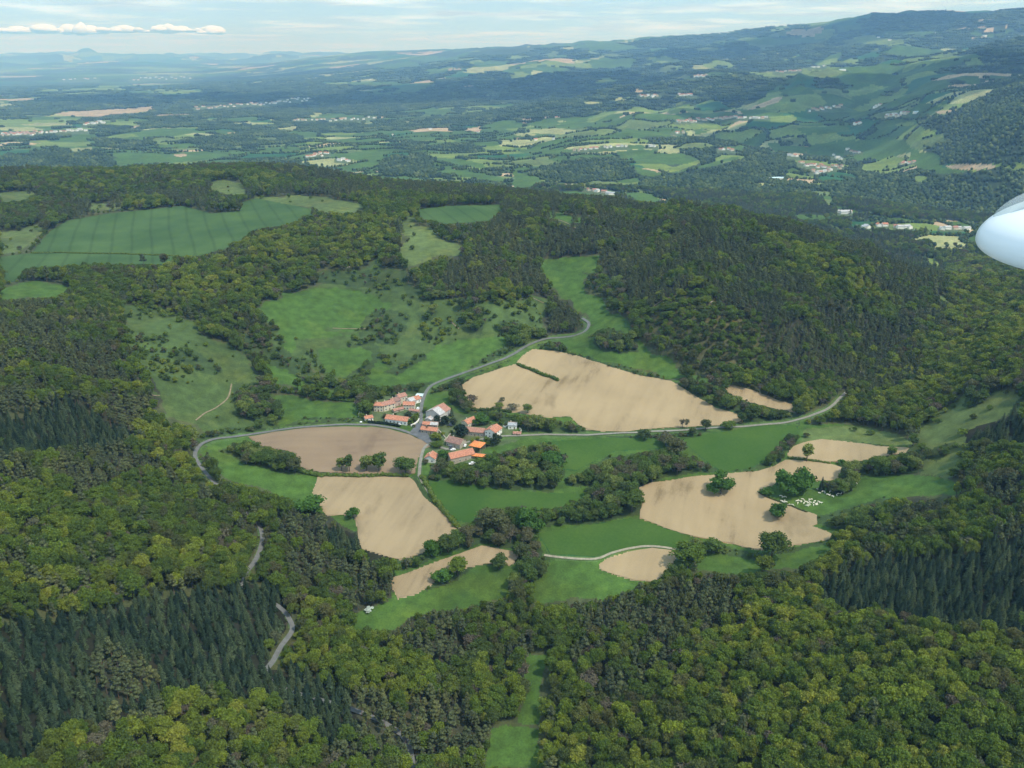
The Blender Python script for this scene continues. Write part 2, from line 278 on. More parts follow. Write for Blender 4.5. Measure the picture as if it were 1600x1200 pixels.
# ------------------------------------------------------------------ land cover, traced on the ground the camera sees
# classes
(C_NONE, C_MIX, C_PINE, C_SPRUCE, C_GRASS, C_CROP, C_TAN, C_BROWN, C_ROUGH, C_BELT, C_ROAD, C_YARD, C_PALE, C_OLIVE, C_WOODFAR, C_PATCH, C_BUSH, C_LIME, C_YOUNG, C_LIGHT) = range(20)
def S(s): return [tuple(float(v) for v in p.split(',')) for p in s.split()]
LAND = [
 # --- far country
 (C_BUSH, '380,112 470,104 560,96 700,92 800,100 1000,84 1180,64 1380,22 1600,18 1600,160 1400,150 1200,130 1000,140 860,150 700,150 560,165 470,178 400,168 300,130'),
 (C_PATCH, '560,96 700,90 800,92 860,104 800,112 700,112 600,108'),
 (C_PATCH, '800,88 960,84 1060,90 1000,104 900,108 860,118 800,120'),
 (C_GRASS, '740,98 780,94 800,94 795,99 760,103'), (C_GRASS, '590,102 640,96 655,98 640,104 600,105'),
 (C_GRASS, '660,112 700,108 705,113 670,116'), (C_TAN, '700,109 718,106 722,110 706,112'), (C_GRASS, '540,130 620,127 630,130 610,133 550,133'),
 (C_PATCH, '800,96 830,92 860,96 880,112 830,124 800,128'), (C_LIME, '1013,90 1040,88 1065,94 1070,98 1020,99'),
 (C_GRASS, '870,60 1050,52 1050,58 960,66 1010,76 960,80 900,76'), (C_GRASS, '1160,60 1250,58 1310,62 1240,70 1170,70'),
 (C_GRASS, '1380,48 1440,48 1480,52 1440,56 1390,54'), (C_LIME, '1340,64 1380,60 1420,62 1400,72 1350,70'), (C_PATCH, '1480,44 1600,40 1600,58 1520,60'),
 (C_LIME, '925,130 950,120 965,124 960,130'), (C_GRASS, '985,134 1030,126 1040,128 1000,138'), (C_PATCH, '1060,120 1120,112 1160,116 1150,130 1080,134'),
 (C_PATCH, '1200,112 1290,104 1360,106 1340,114 1240,132 1200,128 1180,124'), (C_LIME, '1265,106 1295,103 1300,108 1270,110'), (C_GRASS, '1310,108 1360,105 1350,109 1315,111'),
 (C_WOODFAR, '480,176 560,150 640,148 700,128 800,124 880,138 900,154 800,162 700,168 620,176 560,178'),
 (C_GRASS, '540,131 600,128 626,130 600,134 545,134'), (C_TAN, '725,134 742,133 743,137 728,138'),
 (C_WOODFAR, '25,160 132,148 208,148 262,166 240,166 100,176 45,186 0,186 0,172'),
 (C_TAN, '80,176 187,170 240,166 250,168 245,172 212,176 160,183 102,181'), (C_PALE, '30,195 60,192 115,192 113,196 60,197'), (C_PALE, '0,162 25,162 32,166 0,170'),
 (C_TAN, '225,180 300,178 310,181 240,183'), (C_PALE, '295,156 345,152 350,154 300,158'),
 (C_LIME, '52,226 75,221 140,222 140,228 60,230'), (C_PALE, '108,232 140,230 146,235 112,236'), (C_PALE, '155,231 200,230 200,233 158,234'), (C_GRASS, '60,215 150,214 148,221 80,222'),
 (C_GRASS, '210,206 250,200 300,202 312,206 270,213 215,214'), (C_TAN, '190,198 215,196 240,199 215,201'), (C_GRASS, '340,186 400,182 420,186 360,192'),
 (C_GRASS, '190,246 300,238 340,238 360,242 340,250 250,256 200,255'), (C_TAN, '272,241 290,240 293,244 275,245'), (C_GRASS, '150,240 205,240 200,252 160,250'),
 (C_WOODFAR, '100,218 0,222 0,212 40,214'), (C_WOODFAR, '150,218 200,220 260,226 330,214 400,206 470,214 480,230 400,236 300,234 220,236 150,228'),
 (C_PALE, '632,190 670,188 678,190 640,193'), (C_GRASS, '455,186 520,180 530,184 480,190'), (C_GRASS, '550,209 640,203 644,206 580,210'), (C_GRASS, '605,176 650,172 680,168 684,171 620,178'),
 (C_GRASS, '680,192 702,191 704,194 682,195'), (C_WOODFAR, '470,196 600,196 700,188 700,196 600,204 560,208 470,206'),
 (C_GRASS, '545,240 570,235 610,236 590,252 560,252 530,246'), (C_WOODFAR, '590,256 620,243 660,241 680,250 670,270 640,278 600,276'),
 (C_GRASS, '680,247 720,248 760,258 760,264 700,256 682,252'), (C_GRASS, '700,262 730,270 780,276 800,284 780,284 720,276 690,268'), (C_GRASS, '595,277 640,276 650,284 600,284'),
 (C_TAN, '718,202 750,198 753,203 745,206 730,204'), (C_PALE, '820,203 870,200 903,204 880,210 830,208'), (C_TAN, '815,186 830,183 832,190 817,193'), (C_PALE, '800,209 830,207 840,211 815,213'),
 (C_GRASS, '825,192 900,190 960,192 950,200 880,200 830,197'), (C_GRASS, '980,200 1010,206 1080,202 1060,212 990,215 960,210'), (C_GRASS, '800,232 860,234 920,232 1000,226 1010,232 900,240 820,240'),
 (C_PALE, '1027,234 1050,231 1073,237 1050,240 1025,238'), (C_GRASS, '985,236 1025,240 1070,240 1086,246 1092,254 1060,257 1000,256 985,246'), (C_LIME, '990,256 1040,256 1052,260 1040,268 1010,262'),
 (C_LIME, '1050,262 1090,250 1100,252 1060,268 1042,270'), (C_GRASS, '1052,270 1150,244 1153,247 1100,264 1056,274'), (C_GRASS, '985,258 1010,264 1040,272 1050,276 1010,276 985,266'),
 (C_GRASS, '1080,204 1190,182 1200,186 1140,196 1090,210'), (C_LIME, '1040,172 1080,164 1090,168 1060,178 1045,178'), (C_PATCH, '1100,182 1200,176 1200,200 1140,206 1100,204'),
 (C_GRASS, '1150,170 1200,172 1240,184 1240,192 1180,190'), (C_LIME, '1200,182 1240,180 1250,190 1205,192'), (C_GRASS, '1240,200 1320,196 1330,206 1260,210'),
 (C_WOODFAR, '840,264 900,250 960,248 990,262 1000,276 960,284 880,282 820,274'), (C_GRASS, '800,266 830,276 850,284 830,292 800,296'), (C_GRASS, '850,302 900,298 940,306 900,308'),
 (C_GRASS, '975,302 1010,304 1040,314 1010,318 985,310'), (C_WOODFAR, '1000,280 1100,262 1200,240 1240,250 1230,270 1180,290 1260,300 1300,330 1340,360 1200,350 1100,330 1040,310 1000,296'),
 (C_GRASS, '1200,222 1250,224 1270,232 1260,240 1205,238'), (C_GRASS, '1320,219 1415,218 1420,226 1440,240 1380,246 1340,252 1330,238 1300,232 1260,236 1270,226'), (C_PALE, '1402,242 1440,236 1484,233 1484,238 1440,243 1404,246'),
 (C_GRASS, '1425,238 1470,238 1470,262 1500,266 1520,268 1480,274 1440,264 1420,256'), (C_TAN, '1475,260 1500,256 1550,256 1556,260 1530,266 1490,264'), (C_LIME, '1428,274 1450,276 1442,286 1428,284'),
 (C_LIME, '1582,254 1600,254 1600,266 1586,262'), (C_LIME, '1400,192 1426,190 1426,196 1402,198'), (C_LIME, '1462,163 1500,162 1515,166 1480,171'), (C_TAN, '1462,174 1494,171 1490,177 1466,178'), (C_TAN, '1430,184 1460,180 1458,184 1436,186'),
 (C_WOODFAR, '1430,186 1480,178 1520,160 1600,120 1600,255 1560,256 1480,256 1465,240 1440,236 1480,220 1470,206 1440,200'),
 (C_WOODFAR, '1215,218 1260,212 1262,228 1220,228'), (C_WOODFAR, '1340,270 1440,284 1460,272 1520,268 1560,262 1600,272 1600,360 1500,345 1380,340 1300,320 1300,300 1330,284'),
 (C_GRASS, '1240,336 1300,336 1302,342 1250,344'), (C_WOODFAR, '30,240 100,234 180,244 180,262 60,260 0,260 0,246'),
 # --- near hills: woods
 (C_MIX, '0,250 60,250 160,262 300,262 440,248 540,272 560,290 540,300 440,290 380,286 240,300 160,310 100,300 0,290'), (C_PINE, '380,262 440,250 540,272 640,290 800,296 1000,320 1040,340 880,330 640,310 540,300 440,284'), (C_PINE, '0,252 50,252 70,275 20,285 0,282'),
 (C_MIX, '160,268 260,260 330,280 310,300 220,308 150,300'), (C_PINE, '215,306 380,296 400,300 370,318 300,322 220,318'), (C_OLIVE, '325,284 345,282 385,288 385,304 350,304 330,296'),
 (C_OLIVE, '140,318 180,318 225,318 180,330 140,328'), (C_OLIVE, '0,302 50,298 60,302 40,312 0,318'),
 (C_OLIVE, '390,308 500,307 570,319 575,328 540,335 500,330 495,326 440,318'), (C_OLIVE, '0,362 78,349 60,372 40,392 0,396'),
 (C_CROP, '50,395 78,362 105,345 165,335 285,322 330,334 375,330 380,316 400,310 440,318 497,328 495,340 450,352 400,358 355,388 300,402 190,395'),
 (C_CROP, '0,402 50,396 190,396 280,401 262,414 150,412 40,420 22,440 0,438'), (C_MIX, '330,322 378,314 380,326 350,332 325,332'),
 (C_GRASS, '0,448 50,438 112,450 90,464 0,468'), (C_OLIVE, '1240,600 1241,600 1240,601'),
 (C_CROP, '648,328 700,322 785,320 785,332 762,345 700,350 662,342'),
 (C_OLIVE, '628,334 650,345 690,372 735,392 722,408 690,400 640,420 626,400'), (C_GRASS, '868,330 900,340 960,350 1020,358 1012,364 960,360 900,352 858,340'),
 (C_GRASS, '840,405 900,402 944,402 925,428 912,450 950,480 1000,535 1050,565 1056,585 1000,580 950,571 890,548 870,530 912,522 925,508 905,490 880,470 860,445'),
 (C_PINE, '690,420 740,385 780,330 800,325 880,360 850,400 845,420 860,460 850,468 800,460 700,468'),
 (C_PINE, '845,400 870,345 1000,360 1030,365 1000,385 960,400 880,402'),
 (C_PINE, '1000,355 1100,345 1280,360 1420,400 1480,430 1480,500 1420,540 1350,600 1250,600 1180,540 1100,480 1010,490 960,440 930,410'),
 (C_MIX, '1180,380 1220,380 1330,440 1420,500 1340,500 1220,440'), (C_MIX, '1080,350 1300,420 1380,430 1320,410 1180,360'),
 (C_OLIVE, '1470,458 1500,470 1496,480 1470,470'),
 (C_YOUNG, '1010,490 1060,460 1100,456 1140,478 1180,500 1190,540 1180,600 1120,600 1060,560 1020,530'),
 (C_PINE, '865,470 890,470 905,520 870,530 860,510'), (C_PINE, '0,490 60,480 240,590 240,640 200,700 120,640 60,600 0,560'), (C_PINE, '600,540 655,520 658,556 620,568'),
 # pasture slope
 (C_ROUGH, '185,478 225,475 260,485 300,505 320,525 350,535 385,560 420,612 470,630 560,628 572,652 500,662 430,670 330,684 290,664 255,655 240,620 235,590 215,560 200,520'),
 (C_ROUGH, '410,480 450,455 540,440 620,420 640,440 700,470 850,468 862,500 850,530 700,560 640,600 560,600 500,580 430,560 420,520'),
 (C_ROUGH, '500,395 560,385 600,400 600,440 520,430'),
 (C_ROUGH, '283,458 310,462 328,478 320,490 295,475'), (C_BELT, '262,545 300,542 325,556 350,575 340,584 305,580 275,560'), (C_BELT, '330,505 385,525 440,560 500,590 545,600 520,612 470,590 430,565 400,575 370,545'),
 (C_GRASS, '412,480 440,455 500,450 560,455 600,470 600,500 560,520 540,518 500,530 450,535 430,520'), (C_GRASS, '500,408 560,398 582,405 560,420 500,421'), (C_GRASS, '438,538 460,534 470,550 452,560'),
 (C_BELT, '590,478 640,492 638,512 612,542 568,524 572,500'), (C_BELT, '640,440 690,455 700,468 670,478 640,466'), (C_BELT, '650,490 690,488 692,504 655,508'), (C_BELT, '722,482 755,478 762,500 758,522 730,520 722,500'), (C_BELT, '772,508 800,500 850,515 848,530 800,532'), (C_BELT, '500,422 580,420 640,424 650,436 600,452 540,448 500,440'),
 (C_BELT, '918,428 945,424 970,440 978,472 968,482 948,465 932,448'), (C_BELT, '935,515 990,522 1002,540 998,553 945,550 930,535'),
 (C_GRASS, '420,568 520,598 560,606 540,620 480,612 430,600'), (C_GRASS, '440,618 560,625 575,650 500,661 430,668 436,640'),
 (C_GRASS, '510,545 560,540 575,560 555,590 510,580'), (C_GRASS, '563,572 590,565 610,578 640,560 700,540 740,528 820,528 845,534 790,558 700,590 670,604 590,606 560,600'), (C_BELT, '600,585 640,560 655,548 662,556 640,580 618,592'),
 (C_BELT, '400,540 440,540 500,590 560,606 570,620 540,616 480,604 420,566'), (C_BELT, '560,530 585,520 580,575 560,600 548,592 572,560'),
 (C_BELT, '372,600 420,602 442,640 425,662 388,655 370,628'), (C_BELT, '560,606 640,604 650,618 600,622 570,618'),
 # --- the valley floor
 (C_GRASS, '430,668 560,655 640,600 720,590 840,534 880,546 1000,582 1060,590 1180,650 1250,655 1330,660 1420,690 1400,735 1520,757 1500,775 1400,785 1320,820 1310,850 1250,890 1150,896 1080,890 1000,912 950,932 850,945 830,930 760,940 690,960 600,984 540,984 545,968 610,936 560,860 500,830 440,775 390,760 350,750 320,700 340,685'),
 (C_GRASS, '255,728 300,725 312,745 280,746'), (C_OLIVE, '1250,690 1260,664 1330,664 1400,676 1430,690 1420,698 1320,690'),
 (C_GRASS, '1340,742 1400,737 1522,757 1500,775 1430,778 1380,762'), (C_OLIVE, '1420,662 1460,642 1530,615 1578,610 1582,640 1545,662 1520,690 1505,722 1470,748 1440,738 1462,708 1440,690'), (C_OLIVE, '1585,615 1600,612 1600,640 1588,640'),
 (C_BELT, '1500,688 1520,698 1472,722 1440,714 1465,704'), (C_BELT, '1576,608 1590,610 1588,648 1578,644'), (C_BELT, '1450,640 1468,650 1436,674 1424,664'), (C_BELT, '1532,612 1548,616 1520,640 1505,636'),
 (C_GRASS, '1030,570 1050,572 1056,586 1120,600 1110,590'), (C_GRASS, '828,1018 862,1020 856,1080 846,1132 820,1130 834,1080'), (C_GRASS, '765,1140 800,1132 850,1138 848,1210 755,1210'),
 (C_CROP, '665,757 700,750 800,770 920,772 905,790 820,800 740,818 710,812 684,784'), (C_CROP, '1060,690 1110,678 1200,664 1242,664 1250,674 1244,686 1215,702 1198,716 1175,731 1130,738 1105,722 1080,700'),
 (C_CROP, '850,690 960,684 1060,686 1040,700 960,705 900,735 850,730 860,710'), (C_CROP, '840,835 900,824 985,810 1062,832 1070,850 1050,857 1000,852 930,870 860,866'),
 (C_BELT, '345,700 380,690 450,698 470,730 560,738 650,742 655,750 560,747 500,745 420,735 380,725'),
 (C_BELT, '640,745 655,742 690,795 720,826 712,832 676,795'), (C_BELT, '615,868 660,848 715,836 722,856 680,874 625,888'),
 (C_BELT, '700,838 735,815 800,790 860,795 920,775 998,760 1012,800 950,815 840,826 835,845 862,870 852,895 820,920 795,935 800,880 808,862 760,848 730,858'),
 (C_BELT, '658,905 700,880 760,870 808,870 800,884 740,884 690,912 665,922'),
 (C_BELT, '670,745 700,700 730,715 860,690 880,706 878,740 860,770 800,766 720,760'), (C_BELT, '880,748 910,738 965,712 1040,700 1075,706 1130,738 1040,746 1000,757 940,768 885,762'),
 (C_BELT, '1105,738 1175,735 1200,715 1232,680 1250,680 1238,700 1215,726 1180,738'), (C_BELT, '1290,752 1330,745 1345,762 1312,764 1296,760'),
 (C_BELT, '1292,745 1330,722 1420,705 1450,735 1400,738 1350,742 1340,765 1310,770'), (C_BELT, '1350,790 1400,778 1440,784 1400,802 1320,835 1292,824 1262,820 1300,810'),
 (C_BELT, '1330,690 1420,700 1440,690 1445,720 1420,712'), (C_BELT, '1062,868 1085,840 1150,862 1190,866 1240,856 1300,842 1306,848 1240,862 1190,876 1120,872 1085,880 1060,902 1030,908'),
 (C_BELT, '820,535 880,545 1000,582 1056,592 1120,600 1200,632 1260,645 1250,662 1170,655 1100,622 1056,600 1000,590 920,566 850,548'),
 (C_BELT, '640,600 680,595 760,560 830,524 860,520 850,532 790,566 730,588 690,610 660,620 650,640'), (C_BELT, '690,600 726,604 735,640 760,640 840,652 890,658 920,674 830,680 800,660 740,650 700,634'),
 (C_BELT, '560,606 650,602 662,612 640,622 600,618 576,640 560,630'), (C_BELT, '560,645 650,640 700,655 690,672 600,664 565,662'),
 (C_BELT, '860,660 1000,676 1100,668 1168,656 1170,664 1100,676 1000,684 900,682'), (C_BELT, '300,690 320,672 430,664 560,652 575,660 480,667 400,676 330,688'),
 (C_PINE, '450,800 500,800 620,872 615,930 560,960 520,950 440,900 430,850'), (C_SPRUCE, '500,835 540,830 618,868 610,895 560,880 510,860'),
 # --- near woods
 (C_SPRUCE, '0,660 120,630 215,690 190,722 0,725'), (C_PINE, '0,725 230,710 330,760 400,800 370,840 270,850 190,830 120,880 0,800'),
 (C_PINE, '300,770 400,790 400,830 340,860 260,840'), (C_MIX, '0,780 60,770 130,800 220,750 280,770 380,850 380,900 260,920 150,950 0,960'),
 (C_SPRUCE, '0,980 160,960 250,940 330,925 390,910 432,930 443,962 415,1040 470,1050 540,1090 560,1130 560,1170 520,1180 450,1120 330,1090 180,1130 60,1190 0,1210'), (C_PINE, '540,1060 600,1100 640,1150 640,1210 500,1210 520,1180 570,1150 540,1095'), (C_PINE, '150,1040 230,1030 260,1080 200,1110 150,1090'),
 (C_PINE, '180,1130 270,1110 280,1180 200,1190'), (C_PINE, '640,960 700,950 750,945 790,975 800,1020 720,1060 640,1040 600,1020'), (C_PINE, '620,1100 720,1090 760,1150 740,1210 640,1210'),
 (C_PINE, '900,950 980,920 1100,905 1225,910 1225,940 1130,985 1060,1010 1060,1050 1000,1060 900,1050 880,1000'),
 (C_SPRUCE, '1272,955 1284,916 1319,898 1375,882 1470,873 1520,864 1600,850 1600,1028 1526,1018 1482,1004 1435,986 1370,964 1325,972'), (C_SPRUCE, '1520,670 1600,640 1600,710 1560,705 1525,695'),
 (C_PINE, '1400,800 1440,780 1480,790 1470,815 1410,825'), (C_PINE, '1530,770 1600,755 1600,800 1540,800'),
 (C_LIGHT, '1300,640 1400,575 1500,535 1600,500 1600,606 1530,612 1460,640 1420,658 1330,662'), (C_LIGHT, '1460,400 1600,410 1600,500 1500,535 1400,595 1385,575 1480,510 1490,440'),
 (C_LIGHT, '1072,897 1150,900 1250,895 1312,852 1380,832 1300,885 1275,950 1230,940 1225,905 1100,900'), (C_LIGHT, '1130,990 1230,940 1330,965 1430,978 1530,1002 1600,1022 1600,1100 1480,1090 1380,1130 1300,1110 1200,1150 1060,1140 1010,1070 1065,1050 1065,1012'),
 (C_LIGHT, '850,1140 960,1110 1060,1150 1040,1210 850,1210'), (C_LIGHT, '270,1120 340,1095 430,1110 500,1170 500,1210 250,1210'), (C_LIGHT, '60,1190 180,1130 200,1210 60,1210'), (C_LIGHT, '150,900 260,860 370,860 380,895 260,925 150,945'), (C_LIGHT, '440,930 520,950 560,985 520,1040 460,1040'), (C_LIGHT, '260,700 320,740 380,790 400,800 300,770 240,730'),  # two lower left stands: window reflections put into the colour as paler trees
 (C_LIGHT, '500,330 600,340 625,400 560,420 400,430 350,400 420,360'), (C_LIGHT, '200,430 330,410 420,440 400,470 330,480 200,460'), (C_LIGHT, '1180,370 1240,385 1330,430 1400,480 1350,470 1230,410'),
 # bare places
 (C_YARD, '655,640 700,640 760,660 800,665 810,690 760,700 740,725 700,720 660,700 650,670'), (C_YARD, '590,618 660,615 668,650 640,665 600,662 572,655'),
]
ROADS = {  # photo-traced centre lines
 'lower': ('road', 3.6, '660,1240 646,1200 636,1160 600,1130 520,1100 440,1075 415,1054 427,1034 440,1010 457,985 452,968 443,955 425,942 390,930 376,912 384,897 400,875 410,845 405,822 385,800 360,780 340,760 318,735 305,712 316,694 345,685 400,678 470,668 560,664 600,667 640,677 671,693'),
 'north': ('road', 3.8, '650,678 657,664 658,650 660,628 672,605 700,592 740,578 790,560 830,538 860,529 900,524 916,516 920,506 910,498'),
 'east': ('road', 3.0, '671,693 690,700 705,702 735,690 770,684 815,681 900,680 1000,676 1100,670 1160,667 1240,658 1290,641 1318,617 1335,600 1350,570'),
 'lane': ('lane', 3.0, '671,693 662,702 657,722 655,745'),
 'track': ('track', 2.2, '655,745 662,758 680,785 700,808 718,826'),
 'fieldtrack': ('track', 2.4, '850,868 880,872 930,874 958,864 1000,855 1030,855 1056,859'),
}
CLEAR_ROAD = ['427,1035 440,1010 457,985 452,968 443,955', '384,897 400,875 410,845 405,822', '335,755 318,735 305,712 316,694 345,685 400,678 470,668 560,664 600,667 640,677 671,693',
              '650,678 657,664 658,650 660,628 672,605 700,592 740,578 790,560 830,538 860,529 900,524 916,516 920,506 910,498', '780,684 815,681 900,680 1000,676 1100,670 1160,667 1240,658 1290,641 1316,618', '671,693 662,702 657,722 655,745', '850,868 880,872 930,874 958,864 1000,855 1030,855 1056,859', '636,1165 646,1200', '655,745 662,758 680,785']
PATHS = ['700,498 708,506 717,514', '306,657 320,646 340,636 356,622 362,600', '1004,492 1030,473 1060,461 1088,455', '520,513 545,514 575,514', '818,460 832,465 850,474', '872,344 888,350 902,358', '230,614 240,618 250,619']
FIELDS = [
 ('ploughed_field','tan','723,601 740,590 770,580 806,569 815,557 832,546 870,549 905,557 956,574 1000,587 1050,596 1075,612 1117,637 1168,652 1160,658 1125,665 1100,667 1060,668 1031,669 1000,672 975,675 945,674 919,672 905,664 889,650 870,652 850,652 825,648 810,645 780,641 760,640 742,643 731,637'),
 ('ploughed_field','brown','388,683 430,675 480,669 540,667 600,669 640,679 668,693 672,698 660,705 652,716 648,740 600,742 560,741 500,738 470,731 452,705 410,697'),
 ('ploughed_field','tan2','497,746 520,744 560,744 600,745 640,747 648,752 660,775 690,800 716,829 716,842 690,852 650,868 625,875 600,868 566,858 560,840 557,820 553,808 537,805 510,806 500,790 488,770'),
 ('ploughed_field','tan2','607,905 633,897 667,883 700,872 728,863 753,852 783,858 813,865 800,883 760,880 720,890 690,900 672,915 650,929 622,936'),
 ('ploughed_field','tan','935,883 950,872 985,862 1020,857 1052,861 1056,872 1045,892 1025,908 990,907 960,898 938,890'),
 ('ploughed_field','tan','998,762 1020,754 1044,751 1090,744 1136,740 1184,737 1210,729 1228,719 1260,720 1294,724 1315,731 1308,750 1270,752 1230,752 1200,760 1189,772 1202,779 1241,792 1276,805 1276,819 1268,822 1290,830 1307,838 1289,844 1250,851 1184,860 1145,850 1100,842 1062,832 1035,823 1000,810 1003,785'),
 ('ploughed_field','tan','1230,710 1240,697 1262,690 1285,687 1330,691 1370,697 1420,701 1415,708 1370,716 1340,722 1300,722 1260,718 1232,714'),
 ('ploughed_field','tan','1126,598 1150,604 1180,612 1215,626 1255,636 1240,644 1190,634 1160,624 1135,612'),
]
def fill(poly, img, val):
    P = np.array(poly, float); h, w = img.shape
    y0 = max(int(P[:, 1].min()), 0); y1 = min(int(P[:, 1].max())+1, h-1)
    xs = np.arange(w)+.5
    x2 = np.roll(P[:, 0], -1); y2 = np.roll(P[:, 1], -1)
    for y in range(y0, y1+1):
        yc = y+.5; m = (P[:, 1] <= yc) != (y2 <= yc)
        if not m.any(): continue
        xc = np.sort(P[m, 0]+(yc-P[m, 1])/(y2[m]-P[m, 1])*(x2[m]-P[m, 0]))
        for k in range(0, len(xc)-1, 2):
            img[y, (xs >= xc[k]) & (xs < xc[k+1])] = val
CLS = np.zeros((1200, 1600), np.uint8)
for c, s in LAND: fill(S(s), CLS, c)
for nm, tone, s in FIELDS: fill(S(s), CLS, C_BROWN if tone == 'brown' else C_TAN)
def stroke(s, wpx, img, val):
    P = S(s)
    for (x0, y0), (x1, y1) in zip(P, P[1:]):
        L = math.hypot(x1-x0, y1-y0)+1e-6; nx, ny = -(y1-y0)/L*wpx, (x1-x0)/L*wpx
        ex, ey = (x1-x0)/L*wpx*.5, (y1-y0)/L*wpx*.5
        fill([(x0-nx-ex, y0-ny-ey), (x1-nx+ex, y1-ny+ey), (x1+nx+ex, y1+ny+ey), (x0+nx-ex, y0+ny-ey)], img, val)
for s in CLEAR_ROAD: stroke(s, 4.2, CLS, C_ROAD)
for s in PATHS: stroke(s, 2.2, CLS, C_ROUGH)
VIL = [  # x0, y0, x1, y1, thickness px, count, palette, size, where
 (1247,256,1290,262,5,13,(0,1,1,2,0),1.0,'village on the wooded spur right of centre, upper row'), (1268,270,1316,260,7,15,(0,1,0,2,3),1.0,'village on the wooded spur right of centre, lower rows'),
 (1300,244,1318,250,4,4,(3,4),1.1,'lane above the spur village'), (1232,244,1247,246,3,3,(1,3),1.2,'wood left of the spur village'), (1322,235,1345,238,4,5,(0,3),1.0,'hamlet in the broad green fields right of centre'),
 (1122,234,1146,236,3,4,(0,1),1.2,'wooded knoll at mid distance'), (896,236,934,232,2,8,(0,1),1.1,'roadside below the stream in the middle plain'), (940,230,980,230,2,6,(4,2),1.0,'roadside right of the middle plain road'), (1012,229,1026,230,2,3,(3,4),1.0,'edge of the sandy field in the middle plain'),
 (914,296,955,305,3,5,(0,3),1.2,'farm behind the near pine ridge'), (1058,190,1094,188,5,12,(0,1,0),1.25,'west end of the long street village'), (1096,188,1150,184,3,14,(0,0,1),1.3,'middle of the long street village'), (1152,185,1200,184,2,9,(1,3,0),1.3,'east end of the long street village'),
 (1052,208,1070,206,2,3,(1,0),1.3,'farm below the long street village'), (998,149,1030,150,3,7,(1,4,0),1.6,'pale hamlet above the street village, left part'), (1058,149,1086,148,3,7,(1,4,3),1.6,'pale hamlet above the street village, right part'),
 (1210,113,1250,111,2,8,(0,1),2.0,'high village under the far ridge'), (1265,106,1288,104,2,4,(4,3),2.0,'upper houses of the high village'), (1086,120,1106,119,4,7,(0,1),1.9,'small hill village left of the high village'),
 (1264,173,1316,166,3,13,(0,1,4),1.3,'ribbon village on the right hand slope'), (1364,168,1376,166,4,3,(1,3),1.4,'manor on the right hand slope'), (1382,183,1418,178,4,11,(0,1,3),1.3,'village at the foot of the right hand hill'), (1334,194,1344,193,1,2,(1,0),1.6,'lone farm left of the right hand hill'),
 (1406,256,1428,254,2,4,(1,0),1.2,'farm left of the round sandy field'), (1310,333,1330,334,3,4,(3,1),1.1,'gorge hamlet below the spur village'), (1371,353,1388,354,1,2,(1,0),1.3,'orange roofed house in the gorge'), (1400,356,1424,356,2,4,(0,3),1.1,'river mill in the gorge'), (1346,356,1358,355,3,3,(3,4),1.1,'white houses among the gorge trees'), (1468,358,1512,358,2,5,(3,0),1.0,'works beside the wing tip in the gorge'),
 (480,244,514,241,5,9,(0,1,1),1.1,'hilltop hamlet behind the near ridge'), (526,250,548,252,3,4,(3,1),1.1,'white farm right of the hilltop hamlet'), (2,210,56,209,6,20,(0,0,1),1.5,'red roofed village at the left edge'), (58,208,135,204,3,12,(0,1,3),1.5,'outskirts right of the left edge village'), (132,194,162,191,3,7,(1,3),1.6,'small white village above the left edge village'),
 (386,164,440,160,4,15,(3,1,4),1.8,'white hillside estate, lower half'), (430,159,487,155,6,16,(3,1,4),1.8,'white hillside estate, upper half'), (302,170,380,164,4,15,(0,0,1),1.8,'old red town left of the hillside estate'), (456,189,512,187,2,8,(0,1,4),1.4,'roadside village under the dark wood'), (515,190,585,184,3,10,(1,3,4),1.4,'scattered houses right of the roadside village'),
 (96,125,154,123,3,6,(1,3),3.2,'far town on the plain, left part'), (205,124,300,121,4,14,(1,3,4),3.4,'far town on the plain, right part'), (570,130,660,108,14,5,(1,3),2.2,'scattered farms on the far central hills'), (1330,66,1600,50,12,5,(1,3),2.2,'scattered farms under the far right ridge'), (560,205,900,215,20,8,(1,0,3),1.2,'scattered farms of the middle plain'),
]
for x0, y0, x1, y1, t, *_ in VIL:
    if t < 12: fill([(x0-3, y0-t*.5-1), (x1+3, y1-t*.5-1), (x1+4, y1+t*.5+3), (x0-4, y0+t*.5+3)], CLS, C_YARD)
yy, xx = np.mgrid[0:1200:2, 0:1600:2]
_, _, _, DEP = raycast(xx+.5, yy+.5)          # distance raster at half size
def seen_class(x, y, z=None, dz=0.0):
    """class under world points, and whether the camera sees that ground"""
    if z is None: z = zat(x, y)
    px, py = project(x, y, z+dz); r = np.hypot(x, y)
    ins = (px >= 0) & (px < 1600) & (py >= 0) & (py < 1200) & (y > 0)
    ix = np.clip(px, 0, 1599).astype(int); iy = np.clip(py, 0, 1199).astype(int)
    d = DEP[iy//2, ix//2]; vis = ins & (r <= d*1.035+6) & (d < 1e8)
    g = np.minimum(FPX*16/np.maximum(r, 300), 24)                      # ragged natural edges, about 8 m
    wx = (fbm(x/34, y/34, 301, 4)-.5)*2*g; wy = (fbm(x/34, y/34, 302, 4)-.5)*2*g*np.clip(300/np.maximum(r, 1), .12, .45)
    jx = np.clip(px+wx, 0, 1599).astype(int); jy = np.clip(py+wy, 0, 1199).astype(int)
    c0 = CLS[iy, ix]; c1 = CLS[jy, jx]
    hard = np.isin(c0, (C_TAN, C_BROWN, C_ROAD, C_YARD, C_CROP)) | np.isin(c1, (C_TAN, C_BROWN, C_ROAD, C_YARD, C_CROP))
    return np.where(vis, np.where(hard, c0, c1), C_NONE), vis, d, ins, px, py

